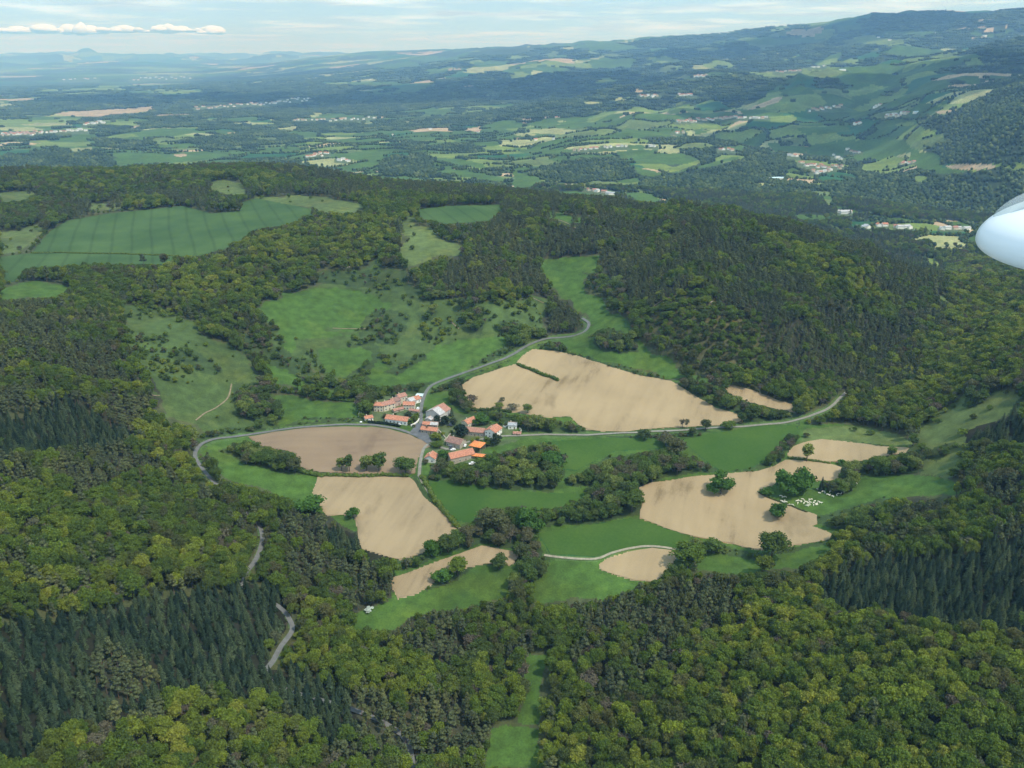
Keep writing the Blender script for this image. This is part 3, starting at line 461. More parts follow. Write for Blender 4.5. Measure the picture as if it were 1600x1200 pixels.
# the far patchwork of small fields and woods
def patchwork(x, y, r):
    cell = np.clip(r/34, 85, 420); cell = 2.0**np.round(np.log2(cell)*1.0)*1.15
    wx = x+(fbm(x/300, y/300, 51, 3)-.5)*220; wy = y+(fbm(x/300, y/300, 61, 3)-.5)*220
    u = (wx*.94+wy*.34)/(cell*1.5); v = (-wx*.34+wy*.94)/(cell)
    iu = np.floor(u); iv = np.floor(v)
    best = np.full(x.shape, 9e9); sec = np.full(x.shape, 9e9); hid = np.zeros(x.shape)
    for a in (-1, 0, 1):
        for b in (-1, 0, 1):
            cx = iu+a+.15+.7*_h(iu+a, iv+b, 71); cy = iv+b+.15+.7*_h(iu+a, iv+b, 72)
            dd = np.abs(u-cx)*1.0+np.abs(v-cy)*.9+.4*np.hypot(u-cx, v-cy); hh = _h(iu+a, iv+b, 73)
            nb = dd < best; sec = np.where(nb, best, np.minimum(sec, dd)); hid = np.where(nb, hh, hid); best = np.minimum(best, dd)
    wn = fbm(x/1100, y/1100, 81, 4); wn2 = fbm(x/260, y/260, 91, 3)
    return hid, (sec-best)*cell, wn, wn2
def land_class(x, y, z):
    """final class for world points (arrays)"""
    c, vis, d, ins, px, py = seen_class(x, y, z)
    r = np.hypot(x, y)
    hid, edge, wn, wn2 = patchwork(x, y, r)
    far = r > 1750
    c = np.where((c == C_NONE) & ~far, C_MIX, c)
    pw = np.where(c == C_WOODFAR, 0.86, np.where(c == C_PATCH, .28, np.where(c == C_BUSH, .66, .36)))
    wood = (wn*.75+wn2*.35+.18*(hid-.5)) < np.interp(pw, [0.2, .28, .36, .47, .55, .66, .93, 1], [.40, .46, .52, .57, .61, .64, .82, 1.0])
    pal = np.where(hid < .52, C_GRASS, np.where(hid < .70, C_LIME, np.where(hid < .80, C_CROP, np.where(hid < .88, C_PALE, np.where(hid < .94, C_TAN, C_OLIVE)))))
    ff = np.where(wood, C_WOODFAR, pal)
    pal = np.where((c == C_BUSH) & np.isin(pal, (C_TAN, C_PALE, C_LIME)) & (hid > .60) & (hid < .935), C_GRASS, pal)
    rep = (c == C_NONE) | (c == C_PATCH) | (c == C_WOODFAR) | (c == C_BUSH)
    ff = np.where((c == C_WOODFAR) & ~wood, np.where(hid < .8, C_GRASS, C_OLIVE), ff)
    return np.where(rep, ff, c), np.where(rep, edge, 99.0), hid, vis, px, py
# ------------------------------------------------------------------ materials
def new_mat(name):
    m = D.materials.new(name); m.use_nodes = True; nt = m.node_tree; nt.nodes.clear()
    o = nn(nt, 'ShaderNodeOutputMaterial'); return m, nt, o
def simple(name, col, rough=.8, noise=.15, scale=1.0, bump=0, metal=0, coord='Object', spec=.3):
    m, nt, o = new_mat(name); L = nt.links.new
    p = nn(nt, 'ShaderNodeBsdfPrincipled'); p.inputs['Roughness'].default_value = rough; p.inputs['Metallic'].default_value = metal
    p.inputs['Specular IOR Level'].default_value = spec
    tc = nn(nt, 'ShaderNodeTexCoord'); nz = nn(nt, 'ShaderNodeTexNoise'); nz.inputs['Scale'].default_value = scale; nz.inputs['Detail'].default_value = 4
    L(tc.outputs[coord], nz.inputs['Vector'])
    mr = nn(nt, 'ShaderNodeMapRange'); mr.inputs[1].default_value = .3; mr.inputs[2].default_value = .7; mr.inputs[3].default_value = 1-noise; mr.inputs[4].default_value = 1+noise
    L(nz.outputs['Fac'], mr.inputs[0])
    mu = nn(nt, 'ShaderNodeVectorMath', operation='SCALE'); mu.inputs[0].default_value = col[:3]; L(mr.outputs[0], mu.inputs['Scale'])
    L(mu.outputs[0], p.inputs['Base Color']); L(p.outputs[0], o.inputs[0])
    return m
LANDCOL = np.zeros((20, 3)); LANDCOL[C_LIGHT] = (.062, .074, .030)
for c, v in {C_MIX: (.060, .072, .030), C_PINE: (.042, .046, .026), C_SPRUCE: (.020, .022, .013), C_GRASS: (.054, .104, .020), C_CROP: (.022, .080, .028), C_TAN: (.32, .24, .15),
             C_BROWN: (.27, .18, .12), C_ROUGH: (.056, .088, .026), C_BELT: (.040, .065, .022), C_ROAD: (.070, .120, .035), C_YARD: (.075, .105, .045), C_PALE: (.24, .25, .11), C_OLIVE: (.088, .122, .038),
             C_WOODFAR: (.034, .052, .024), C_PATCH: (.05, .1, .03), C_BUSH: (.05, .08, .03), C_LIME: (.125, .175, .038), C_YOUNG: (.080, .080, .035)}.items(): LANDCOL[c] = v
def ground_material():
    m, nt, o = new_mat('ground_cover'); L = nt.links.new
    p = nn(nt, 'ShaderNodeBsdfPrincipled'); p.inputs['Roughness'].default_value = .9; p.inputs['Specular IOR Level'].default_value = .12
    at_ = nn(nt, 'ShaderNodeAttribute', attribute_name='land'); geo = nn(nt, 'ShaderNodeNewGeometry')
    def noise(scale, detail=4):
        n_ = nn(nt, 'ShaderNodeTexNoise'); n_.inputs['Scale'].default_value = scale; n_.inputs['Detail'].default_value = detail; L(geo.outputs['Position'], n_.inputs['Vector']); return n_
    def rng(src, lo, hi, a=.3, b=.7):
        r_ = nn(nt, 'ShaderNodeMapRange'); r_.inputs[1].default_value = a; r_.inputs[2].default_value = b; r_.inputs[3].default_value = lo; r_.inputs[4].default_value = hi; L(src, r_.inputs[0]); return r_
    r1 = rng(noise(.012, 5).outputs['Fac'], .78, 1.22); r2 = rng(noise(.12, 5).outputs['Fac'], .74, 1.26); r3 = rng(noise(.9, 3).outputs['Fac'], .82, 1.18)
    m1 = nn(nt, 'ShaderNodeMath', operation='MULTIPLY'); L(r1.outputs[0], m1.inputs[0]); L(r2.outputs[0], m1.inputs[1])
    m2 = nn(nt, 'ShaderNodeMath', operation='MULTIPLY'); L(m1.outputs[0], m2.inputs[0]); L(r3.outputs[0], m2.inputs[1])
    sc = nn(nt, 'ShaderNodeVectorMath', operation='SCALE'); L(at_.outputs['Color'], sc.inputs[0]); L(m2.outputs[0], sc.inputs['Scale'])
    # drier, yellower growth in patches
    tint = nn(nt, 'ShaderNodeMixRGB', blend_type='MULTIPLY'); tint.inputs[2].default_value = (1.55, 1.12, .85, 1)
    fr = rng(noise(.03, 6).outputs['Fac'], 0, .45, .5, .68); L(fr.outputs[0], tint.inputs[0]); L(sc.outputs[0], tint.inputs[1])
    L(tint.outputs[0], p.inputs['Base Color']); L(p.outputs[0], o.inputs[0])
    return m
M_GROUND = ground_material()

def build_ground():
    V = np.stack([GX, GY, Z], -1).reshape(-1, 3)
    i, j = np.mgrid[0:NR-1, 0:NA-1]; a = (i*NA+j).ravel()
    F = np.stack([a, a+1, a+1+NA, a+NA], 1)
    me = mesh_np('ground', V, F, [M_GROUND], smooth=True)
    cx = (GX[:-1, :-1]+GX[1:, 1:])/2; cy = (GY[:-1, :-1]+GY[1:, 1:])/2
    cl, edge, hid, vis, _, _ = land_class(cx, cy, zat(cx, cy))
    col = LANDCOL[cl]*(1+.5*(hid[..., None]-.5)*(edge[..., None] < 90))
    a_ = me.attributes.new('land', 'FLOAT_COLOR', 'FACE')
    a_.data.foreach_set('color', np.concatenate([col, np.ones(col.shape[:2]+(1,))], -1).astype(np.float32).ravel())
    tag(link('ground', me), kind='structure')
build_ground()

def soil_material(name, dark, light, line_az, line_scale):
    """ploughed earth: tramlines, damp stains, clods"""
    m, nt, o = new_mat(name); L = nt.links.new
    p = nn(nt, 'ShaderNodeBsdfPrincipled'); p.inputs['Roughness'].default_value = .95; p.inputs['Specular IOR Level'].default_value = .1
    geo = nn(nt, 'ShaderNodeNewGeometry')
    mp = nn(nt, 'ShaderNodeMapping'); mp.inputs['Rotation'].default_value = (0, 0, line_az); L(geo.outputs['Position'], mp.inputs['Vector'])
    st = nn(nt, 'ShaderNodeMapping'); st.inputs['Scale'].default_value = (1, .045, 1); L(mp.outputs[0], st.inputs['Vector'])
    n1 = nn(nt, 'ShaderNodeTexNoise'); n1.inputs['Scale'].default_value = line_scale; n1.inputs['Detail'].default_value = 5; L(st.outputs[0], n1.inputs['Vector'])
    n2 = nn(nt, 'ShaderNodeTexNoise'); n2.inputs['Scale'].default_value = .017; n2.inputs['Detail'].default_value = 6; n2.inputs['Roughness'].default_value = .55; L(geo.outputs['Position'], n2.inputs['Vector'])
    n3 = nn(nt, 'ShaderNodeTexNoise'); n3.inputs['Scale'].default_value = .9; n3.inputs['Detail'].default_value = 4; L(geo.outputs['Position'], n3.inputs['Vector'])
    a1 = nn(nt, 'ShaderNodeMath', operation='MULTIPLY'); a1.inputs[1].default_value = .42; L(n1.outputs['Fac'], a1.inputs[0])
    a2 = nn(nt, 'ShaderNodeMath', operation='MULTIPLY_ADD'); a2.inputs[1].default_value = .80; L(n2.outputs['Fac'], a2.inputs[0]); L(a1.outputs[0], a2.inputs[2])
    a3 = nn(nt, 'ShaderNodeMath', operation='MULTIPLY_ADD'); a3.inputs[1].default_value = .16; L(n3.outputs['Fac'], a3.inputs[0]); L(a2.outputs[0], a3.inputs[2])
    rp = nn(nt, 'ShaderNodeValToRGB'); L(a3.outputs[0], rp.inputs[0]); e = rp.color_ramp.elements
    e[0].position = .49; e[0].color = dark+(1,); e[1].position = .80; e[1].color = light+(1,)
    mid = e.new(.60); mid.color = tuple((a+b*2)/3 for a, b in zip(dark, light))+(1,)
    # a few dark damp stains
    s2 = nn(nt, 'ShaderNodeMapping'); s2.inputs['Scale'].default_value = (.030, .012, .02); s2.inputs['Rotation'].default_value = (0, 0, .3); L(geo.outputs['Position'], s2.inputs['Vector'])
    n4 = nn(nt, 'ShaderNodeTexNoise'); n4.inputs['Scale'].default_value = 1; n4.inputs['Detail'].default_value = 5; L(s2.outputs[0], n4.inputs['Vector'])
    rs = nn(nt, 'ShaderNodeMapRange'); rs.inputs[1].default_value = .60; rs.inputs[2].default_value = .72; rs.inputs[3].default_value = 0; rs.inputs[4].default_value = .6; L(n4.outputs['Fac'], rs.inputs[0])
    mx = nn(nt, 'ShaderNodeMixRGB'); mx.inputs[2].default_value = tuple(v*.55 for v in dark)+(1,); L(rs.outputs[0], mx.inputs[0]); L(rp.outputs[0], mx.inputs[1])
    L(mx.outputs[0], p.inputs['Base Color'])
    bp = nn(nt, 'ShaderNodeBump'); bp.inputs['Strength'].default_value = .5; bp.inputs['Distance'].default_value = .3; L(n3.outputs['Fac'], bp.inputs['Height']); L(bp.outputs[0], p.inputs['Normal'])
    L(p.outputs[0], o.inputs[0]); return m
M_SOIL = {'tan': soil_material('dry_soil', (.19, .138, .075), (.350, .262, .150), .35, .16), 'tan2': soil_material('harrowed_soil', (.150, .112, .066), (.315, .238, .140), .28, .22),
          'brown': soil_material('brown_soil', (.15, .100, .070), (.245, .178, .112), 1.45, .12)}
def crop_material(name, c0, c1, line_az, period, lo=.78):
    m, nt, o = new_mat(name); L = nt.links.new
    p = nn(nt, 'ShaderNodeBsdfPrincipled'); p.inputs['Roughness'].default_value = .9; p.inputs['Specular IOR Level'].default_value = .1
    geo = nn(nt, 'ShaderNodeNewGeometry'); mp = nn(nt, 'ShaderNodeMapping'); mp.inputs['Rotation'].default_value = (0, 0, line_az); L(geo.outputs['Position'], mp.inputs['Vector'])
    n2 = nn(nt, 'ShaderNodeTexNoise'); n2.inputs['Scale'].default_value = .02; n2.inputs['Detail'].default_value = 6; L(geo.outputs['Position'], n2.inputs['Vector'])
    n3 = nn(nt, 'ShaderNodeTexNoise'); n3.inputs['Scale'].default_value = .5; n3.inputs['Detail'].default_value = 5; L(geo.outputs['Position'], n3.inputs['Vector'])
    ad = nn(nt, 'ShaderNodeMath', operation='MULTIPLY_ADD'); ad.inputs[1].default_value = .45; L(n3.outputs['Fac'], ad.inputs[0]); L(n2.outputs['Fac'], ad.inputs[2])
    rp = nn(nt, 'ShaderNodeValToRGB'); L(ad.outputs[0], rp.inputs[0]); e = rp.color_ramp.elements
    e[0].position = .55; e[0].color = c0+(1,); e[1].position = .92; e[1].color = c1+(1,)
    w = nn(nt, 'ShaderNodeTexWave', wave_type='BANDS', bands_direction='X'); w.inputs['Scale'].default_value = .314/period; w.inputs['Distortion'].default_value = 1.2; w.inputs['Detail'].default_value = 2; w.inputs['Detail Scale'].default_value = .3
    L(mp.outputs[0], w.inputs['Vector'])
    wr = nn(nt, 'ShaderNodeMapRange'); wr.inputs[1].default_value = .90; wr.inputs[2].default_value = 1; wr.inputs[3].default_value = 1; wr.inputs[4].default_value = lo; L(w.outputs['Fac'], wr.inputs[0])
    sc = nn(nt, 'ShaderNodeVectorMath', operation='SCALE'); L(rp.outputs[0], sc.inputs[0]); L(wr.outputs[0], sc.inputs['Scale'])
    L(sc.outputs[0], p.inputs['Base Color']); L(p.outputs[0], o.inputs[0]); return m
M_CROP = crop_material('young_cereal', (.040, .080, .024), (.066, .116, .034), -.38, 24)
M_CROP2 = crop_material('meadow_crop', (.034, .080, .014), (.058, .108, .020), .5, 16, 1.0)

def sheet(name, poly_px, mat, lift=.35, step=6.0, cat=None):
    P = np.array(S(poly_px)); Q = []
    for a, b in zip(P, np.roll(P, -1, 0)):
        k = max(1, int(np.hypot(*(b-a))/9)); Q += [a+(b-a)*t/k for t in range(k)]
    Q = np.array(Q); x, y, z, r = raycast(Q[:, 0], Q[:, 1])
    # subdivide long world edges, wobble them slightly
    W = []
    for k in range(len(x)):
        a = np.array([x[k], y[k]]); b = np.array([x[(k+1) % len(x)], y[(k+1) % len(x)]]); L_ = np.hypot(*(b-a)); m = max(1, int(L_/4))
        W += [a+(b-a)*t/m for t in range(m)]
    W = np.array(W); W += (np.stack([fbm(W[:, 0]/9, W[:, 1]/9, 5, 3), fbm(W[:, 0]/9, W[:, 1]/9, 6, 3)], 1)-.5)*2.6
    gx, gy = np.meshgrid(np.arange(W[:, 0].min(), W[:, 0].max(), step), np.arange(W[:, 1].min(), W[:, 1].max(), step))
    g = np.stack([gx.ravel(), gy.ravel()], 1)
    ins = np.zeros(len(g), bool); x1, y1 = W[:, 0], W[:, 1]; x2, y2 = np.roll(x1, -1), np.roll(y1, -1)
    for k in range(len(W)):
        if y1[k] != y2[k]:
            c = (y1[k] <= g[:, 1]) != (y2[k] <= g[:, 1]); xc = x1[k]+(g[:, 1]-y1[k])/(y2[k]-y1[k])*(x2[k]-x1[k]); ins ^= c & (g[:, 0] < xc)
    allp = [Vector(v) for v in W]+[Vector(v) for v in g[ins]]
    vo, eo, fo, *_ = delaunay_2d_cdt(allp, [], [list(range(len(W)))], 1, 1e-4)
    vo = np.array([(v.x, v.y) for v in vo]); zz = zat(vo[:, 0], vo[:, 1])+lift
    me = mesh_np(name, np.c_[vo, zz], [list(f) for f in fo], [mat], smooth=True)
    # make sure the faces look up
    if len(me.polygons) and me.polygons[0].normal.z < 0: me.flip_normals()
    return tag(link(name, me), kind='structure')
for nm, tone, s in FIELDS: sheet(nm, s, M_SOIL[tone])
for s in [v for c, v in LAND if c == C_CROP][:3]: sheet('crop_field', s, M_CROP, .3, 8)
for s in [v for c, v in LAND if c == C_CROP][3:]: sheet('crop_field', s, M_CROP2, .2, 6)

M_ROAD = simple('asphalt', (.135, .137, .13), .9, .18, .35, coord='Object')
M_LANE = simple('pale_lane', (.215, .205, .17), .95, .2, .5)
M_TRACK = simple('earth_track', (.28, .25, .18), .95, .25, .5)
M_PATH = simple('worn_path', (.22, .17, .11), .95, .3, .5)
M_TARMAC = simple('village_asphalt', (.105, .11, .115), .9, .2, .4)
def ribbon(name, px, width, mat, lift=.5):
    P = np.array(S(px)); x, y, z, r = raycast(P[:, 0], P[:, 1]); W = np.stack([x, y], 1)
    out = []
    for k in range(len(W)-1):
        p0 = W[max(k-1, 0)]; p1 = W[k]; p2 = W[k+1]; p3 = W[min(k+2, len(W)-1)]; m = max(2, int(np.hypot(*(p2-p1))/3))
        for t in np.arange(m)/m:
            out.append(.5*((2*p1)+(-p0+p2)*t+(2*p0-5*p1+4*p2-p3)*t*t+(-p0+3*p1-3*p2+p3)*t**3))
    out.append(W[-1]); C = np.array(out); T = np.gradient(C, axis=0); T /= np.hypot(T[:, 0], T[:, 1])[:, None]+1e-9; N = np.stack([-T[:, 1], T[:, 0]], 1)
    offs = np.array([-1, -.5, 0, .5, 1])*width/2; V = []
    for o_ in offs:
        q = C+N*o_; V.append(np.c_[q, np.maximum(zat(q[:, 0], q[:, 1]), zat(C[:, 0], C[:, 1])-.1)+lift+.04*(1-abs(o_)/width*2)])
    V = np.stack(V, 1); n_, k_ = V.shape[:2]; F = []
    i, j = np.mgrid[0:n_-1, 0:k_-1]; a = (i*k_+j).ravel(); F = np.stack([a, a+k_, a+k_+1, a+1], 1)
    me = mesh_np(name, V.reshape(-1, 3), F[:, ::-1].copy(), [mat], smooth=True)
    if me.polygons[0].normal.z < 0: me.flip_normals()
    return tag(link(name, me), kind='structure')
for k, (nm, wd, s) in ROADS.items():
    ribbon(nm, s, wd*.82, {'road': M_ROAD, 'lane': M_LANE, 'track': M_TRACK}[nm] if k != 'east' else M_LANE, .5 if k != 'north' else .56)
for s in PATHS: ribbon('footpath', s, 1.1, M_PATH, .4)
sheet('village_square', '640,676 652,662 664,664 668,680 676,694 668,694', M_TARMAC, .62, 4)
# ------------------------------------------------------------------ trees
def leaf_material(name, cols, patch, trans=.22, vlo=.72, vhi=1.3):
    """cols: darkest..lightest tree colours; patch: how much neighbouring trees resemble each other"""
    m, nt, o = new_mat(name); L = nt.links.new
    oi = nn(nt, 'ShaderNodeObjectInfo')
    n1 = nn(nt, 'ShaderNodeTexNoise'); n1.inputs['Scale'].default_value = .011; n1.inputs['Detail'].default_value = 4; L(oi.outputs['Location'], n1.inputs['Vector'])
    mr = nn(nt, 'ShaderNodeMapRange'); mr.inputs[1].default_value = .33; mr.inputs[2].default_value = .67; L(n1.outputs['Fac'], mr.inputs[0])
    mixv = nn(nt, 'ShaderNodeMix', data_type='FLOAT'); mixv.inputs[0].default_value = patch; L(oi.outputs['Random'], mixv.inputs[2]); L(mr.outputs[0], mixv.inputs[3])
    rp = nn(nt, 'ShaderNodeValToRGB'); L(mixv.outputs[0], rp.inputs[0]); el = rp.color_ramp.elements
    k = len(cols)
    while len(el) < k: el.new(.5)
    for i in range(k): el[i].position = .12+.76*i/(k-1); el[i].color = cols[i]+(1,)
    fa = nn(nt, 'ShaderNodeAttribute', attribute_name='leafv')
    mr2 = nn(nt, 'ShaderNodeMapRange'); mr2.inputs[3].default_value = vlo; mr2.inputs[4].default_value = vhi; L(fa.outputs['Fac'], mr2.inputs[0])
    sc = nn(nt, 'ShaderNodeVectorMath', operation='SCALE'); L(rp.outputs[0], sc.inputs[0]); L(mr2.outputs[0], sc.inputs['Scale'])
    d = nn(nt, 'ShaderNodeBsdfDiffuse'); t = nn(nt, 'ShaderNodeBsdfTranslucent'); mx = nn(nt, 'ShaderNodeMixShader'); mx.inputs[0].default_value = trans
    L(sc.outputs[0], d.inputs[0]); L(sc.outputs[0], t.inputs[0]); L(d.outputs[0], mx.inputs[1]); L(t.outputs[0], mx.inputs[2]); L(mx.outputs[0], o.inputs[0])
    return m
M_LEAF = leaf_material('broad_leaves', [(.125, .125, .055), (.090, .130, .034), (.110, .168, .032), (.150, .210, .034), (.215, .250, .042)], .36, .42, .74, 1.26)
M_PALE = leaf_material('spring_and_reflection_leaves', [(.150, .150, .055), (.135, .175, .036), (.170, .225, .034), (.215, .265, .038), (.270, .285, .050)], .30, .42, .74, 1.26)  # real spring foliage; also paints the window reflections at lower left
M_LEAFG = leaf_material('hedge_leaves', [(.140, .140, .070), (.085, .125, .038), (.098, .158, .038), (.138, .200, .045), (.200, .240, .066)], .25, .40, .74, 1.26)
M_PINE = leaf_material('pine_needles', [(.078, .098, .054), (.094, .114, .056), (.110, .132, .058), (.142, .152, .060)], .4, .08, .7, 1.35)
M_SPRU = leaf_material('spruce_needles', [(.014, .025, .016), (.022, .036, .020), (.034, .050, .025), (.046, .062, .030)], .2, .10, .45, 1.9)
M_GREY = leaf_material('bare_twigs', [(.105, .088, .062), (.130, .115, .075), (.10, .115, .060)], .2, .1)
M_WHITE = leaf_material('white_blossom', [(.60, .66, .58), (.70, .74, .66)], .2, .2, .6, 1.1)
M_DRED = leaf_material('copper_leaves', [(.040, .020, .024), (.050, .026, .028)], .2, .1)
M_OAK = leaf_material('oak_leaves', [(.055, .115, .022), (.070, .145, .028), (.060, .125, .028)], .2)
M_BARK = simple('bark', (.085, .07, .055), .9, .25, 1.5)
M_BARKP = simple('pine_bark', (.16, .10, .07), .9, .25, 1.5)

def ico(sub):
    bm = bmesh.new(); bmesh.ops.create_icosphere(bm, subdivisions=sub, radius=1)
    v = np.array([p.co[:] for p in bm.verts]); f = np.array([[a.index for a in p.verts] for p in bm.faces]); bm.free(); return v, f
ICO1 = ico(1); ICO2 = ico(2)
def cards(P, Nrm, size, rng, elong=1.0, tilt=.8):
    """a ragged leaf-spray quad at each point, roughly facing Nrm"""
    n_ = len(P); nr = Nrm+rng.normal(0, tilt, (n_, 3)); nr /= np.linalg.norm(nr, axis=1)[:, None]
    a = np.cross(nr, rng.normal(0, 1, (n_, 3))); a /= np.linalg.norm(a, axis=1)[:, None]+1e-9; b = np.cross(nr, a)
    s = size*rng.uniform(.55, 1.3, n_)[:, None]
    A = a*s*elong; B = b*s
    j = lambda: rng.uniform(.55, 1.25, (n_, 1))
    V = np.stack([P-A*j()-B*j()*.7, P+A*j()*.8-B*j(), P+A*j()+B*j()*.7, P-A*j()*.6+B*j()], 1).reshape(-1, 3)
    F = np.arange(n_*4).reshape(-1, 4)
    return V, F
def quads_of(V, F3):
    return np.c_[F3, F3[:, 2]]
def leaf_mesh(name, parts, mat, rng):
    """parts: list of (V, F) tri or quad arrays -> one mesh with per-face variation"""
    Vs = []; Fl = []; off = 0
    for V, F in parts:
        Vs.append(V); Fl.append((F+off)); off += len(V)
    V = np.concatenate(Vs); me = D.meshes.new(name)
    tot = sum(len(f) for f in Fl); nl = sum(f.size for f in Fl)
    me.vertices.add(len(V)); me.vertices.foreach_set('co', V.astype(np.float32).ravel())
    me.loops.add(nl); me.loops.foreach_set('vertex_index', np.concatenate([f.ravel() for f in Fl]).astype(np.int32))
    lt = np.concatenate([np.full(len(f), f.shape[1]) for f in Fl]); ls = np.r_[0, np.cumsum(lt)[:-1]]
    me.polygons.add(tot); me.polygons.foreach_set('loop_start', ls.astype(np.int32)); me.polygons.foreach_set('loop_total', lt.astype(np.int32))
    me.materials.append(mat); a = me.attributes.new('leafv', 'FLOAT', 'FACE')
    a.data.foreach_set('value', rng.uniform(0, 1, tot).astype(np.float32)); me.update(calc_edges=True)
    return me
def blob(c, rx, ry, rz, rng, base=ICO2, amp=.25):
    v, f = base; k = 1+amp*(rng.uniform(-1, 1, len(v)))[:, None]
    return v*k*np.array([rx, ry, rz])+c, f
def broad_crown(name, mat, seed, H=12.0, W=10.0, lobes=9, ncard=900, cs=.55, low=.28, core=.64, flat=.8):
    rng = np.random.default_rng(seed); parts = []
    hz = H*(1-low)/2; cz = H*low+hz
    for i in range(lobes):
        th = i*2.4+rng.uniform(-.4, .4); u = (i+.5)/lobes
        el = math.asin(1-1.75*u) if i else math.pi/2
        rr = .52; c = np.array([math.cos(th)*math.cos(el)*W/2*rr, math.sin(th)*math.cos(el)*W/2*rr, cz+math.sin(el)*hz*.55])
        c += rng.normal(0, .085*W, 3); r = W*.5*rng.uniform(.26, .56)
        V, F = blob(c, r*core, r*core, r*core*flat, rng); parts.append((V, F))
        k = ncard//lobes; d = rng.normal(0, 1, (k, 3)); d /= np.linalg.norm(d, axis=1)[:, None]; d[:, 2] = np.where(d[:, 2] < -.3, -d[:, 2], d[:, 2])
        P = c+d*np.array([r, r, r*flat])*rng.uniform(.66, 1.38, (k, 1)); parts.append(cards(P, d+np.array([0, 0, .35]), cs, rng, 1.0, .95))
    return leaf_mesh(name, parts, mat, rng)
def spruce_crown(name, mat, seed, H=10.5, W=6.6, levels=14, low=.03):
    rng = np.random.default_rng(seed); V = []; F = []
    for k in range(levels):
        t = (k+rng.uniform(0, .4))/levels; z = H*(low+(1-low)*t); r = W/2*(1-t)**.8*(1 if k % 2 else .86)+.12
        nb = max(6, int(15-8*t))
        for b in range(nb):
            a = 2*math.pi*(b+rng.uniform(-.3, .3))/nb+k*1.1; rr = r*rng.uniform(.6, 1.2); dr = rr*.38*(1.2-t)
            ca, sa = math.cos(a), math.sin(a); w = rr*.22+.12
            p0 = (0, 0, z+.35); p1 = (ca*rr*.6-sa*w, sa*rr*.6+ca*w, z-dr*.55); p2 = (ca*rr, sa*rr, z-dr); p3 = (ca*rr*.6+sa*w, sa*rr*.6-ca*w, z-dr*.55)
            pm = (ca*rr*.6, sa*rr*.6, z-dr*.25)
            i = len(V); V += [p0, p1, p2, p3, pm]; F += [(i, i+1, i+4), (i+1, i+2, i+4), (i+2, i+3, i+4), (i+3, i, i+4)]
    # dark inner cone of old branches
    n_ = 9; i = len(V); V += [(math.cos(2*math.pi*q/n_)*W*.33, math.sin(2*math.pi*q/n_)*W*.33, H*low) for q in range(n_)]+[(0, 0, H*.97)]
    F += [(i+q, i+(q+1) % n_, i+n_) for q in range(n_)]
    i = len(V); V += [(.0, -.12, H*.93), (.1, .08, H*.93), (-.1, .08, H*.93), (0, 0, H*1.03)]; F += [(i, i+1, i+3), (i+1, i+2, i+3), (i+2, i, i+3)]
    return leaf_mesh(name, [(np.array(V, float), np.array(F))], mat, rng)
def pine_crown(name, mat, seed, H=14.0, W=7.0, lobes=11, ncard=620, low=.38):
    rng = np.random.default_rng(seed); parts = []
    for i in range(lobes):
        t = (i+.5)/lobes; z = H*(low+(1-low)*(t*.92)); wr = W/2*(1-.75*t**1.6)*.6; th = i*2.4+rng.uniform(-.5, .5)
        c = np.array([math.cos(th)*wr, math.sin(th)*wr, z]) if i < lobes-1 else np.array([0, 0, H*.95]); r = W*.5*rng.uniform(.34, .48)*(1-.35*t)
        V, F = blob(c, r*.78, r*.78, r*.50, rng, ICO1, .25); parts.append((V, F))
        k = ncard//lobes; d = rng.normal(0, 1, (k, 3)); d /= np.linalg.norm(d, axis=1)[:, None]; d[:, 2] = np.abs(d[:, 2])*.9-.1
        parts.append(cards(c+d*np.array([r, r, r*.62])*rng.uniform(.75, 1.15, (k, 1)), d+np.array([0, 0, .4]), .42, rng, 1.25))
    return leaf_mesh(name, parts, mat, rng)
def trunk_mesh(name, mat, H, r0, seed, limbs=5, top=.75):
    rng = np.random.default_rng(seed); V = []; F = []
    def tube(P, R, n_=6):
        b = len(V)
        for p, r in zip(P, R):
            for q in range(n_): V.append((p[0]+math.cos(2*math.pi*q/n_)*r, p[1]+math.sin(2*math.pi*q/n_)*r, p[2]))
        for i in range(len(P)-1):
            for q in range(n_): F.append((b+i*n_+q, b+i*n_+(q+1) % n_, b+(i+1)*n_+(q+1) % n_, b+(i+1)*n_+q))
    tube([(0, 0, -.6), (0, 0, H*.15), (rng.normal(0, .15), rng.normal(0, .15), H*.45), (0, 0, H*top)], [r0*1.35, r0, r0*.7, r0*.2])
    for i in range(limbs):
        a = i*2.4; z0 = H*(.28+.35*i/max(limbs, 1)); l = H*.28
        tube([(0, 0, z0), (math.cos(a)*l*.55, math.sin(a)*l*.55, z0+l*.45), (math.cos(a)*l, math.sin(a)*l, z0+l)], [r0*.45, r0*.3, r0*.08], 4)
    return mesh_np(name, np.array(V), np.array(F), [mat])
def join_mesh(name, a, b):
    """crown and trunk as one mesh, for the mass of the woods"""
    bm = bmesh.new(); bm.from_mesh(a); lay = None
    me2 = b.copy()
    if 'leafv' not in me2.attributes: me2.attributes.new('leafv', 'FLOAT', 'FACE')
    me2.polygons.foreach_set('material_index', [1]*len(me2.polygons)); bm.from_mesh(me2)
    me = D.meshes.new(name); bm.to_mesh(me); bm.free(); me.materials.append(a.materials[0]); me.materials.append(b.materials[0]); D.meshes.remove(me2); return me

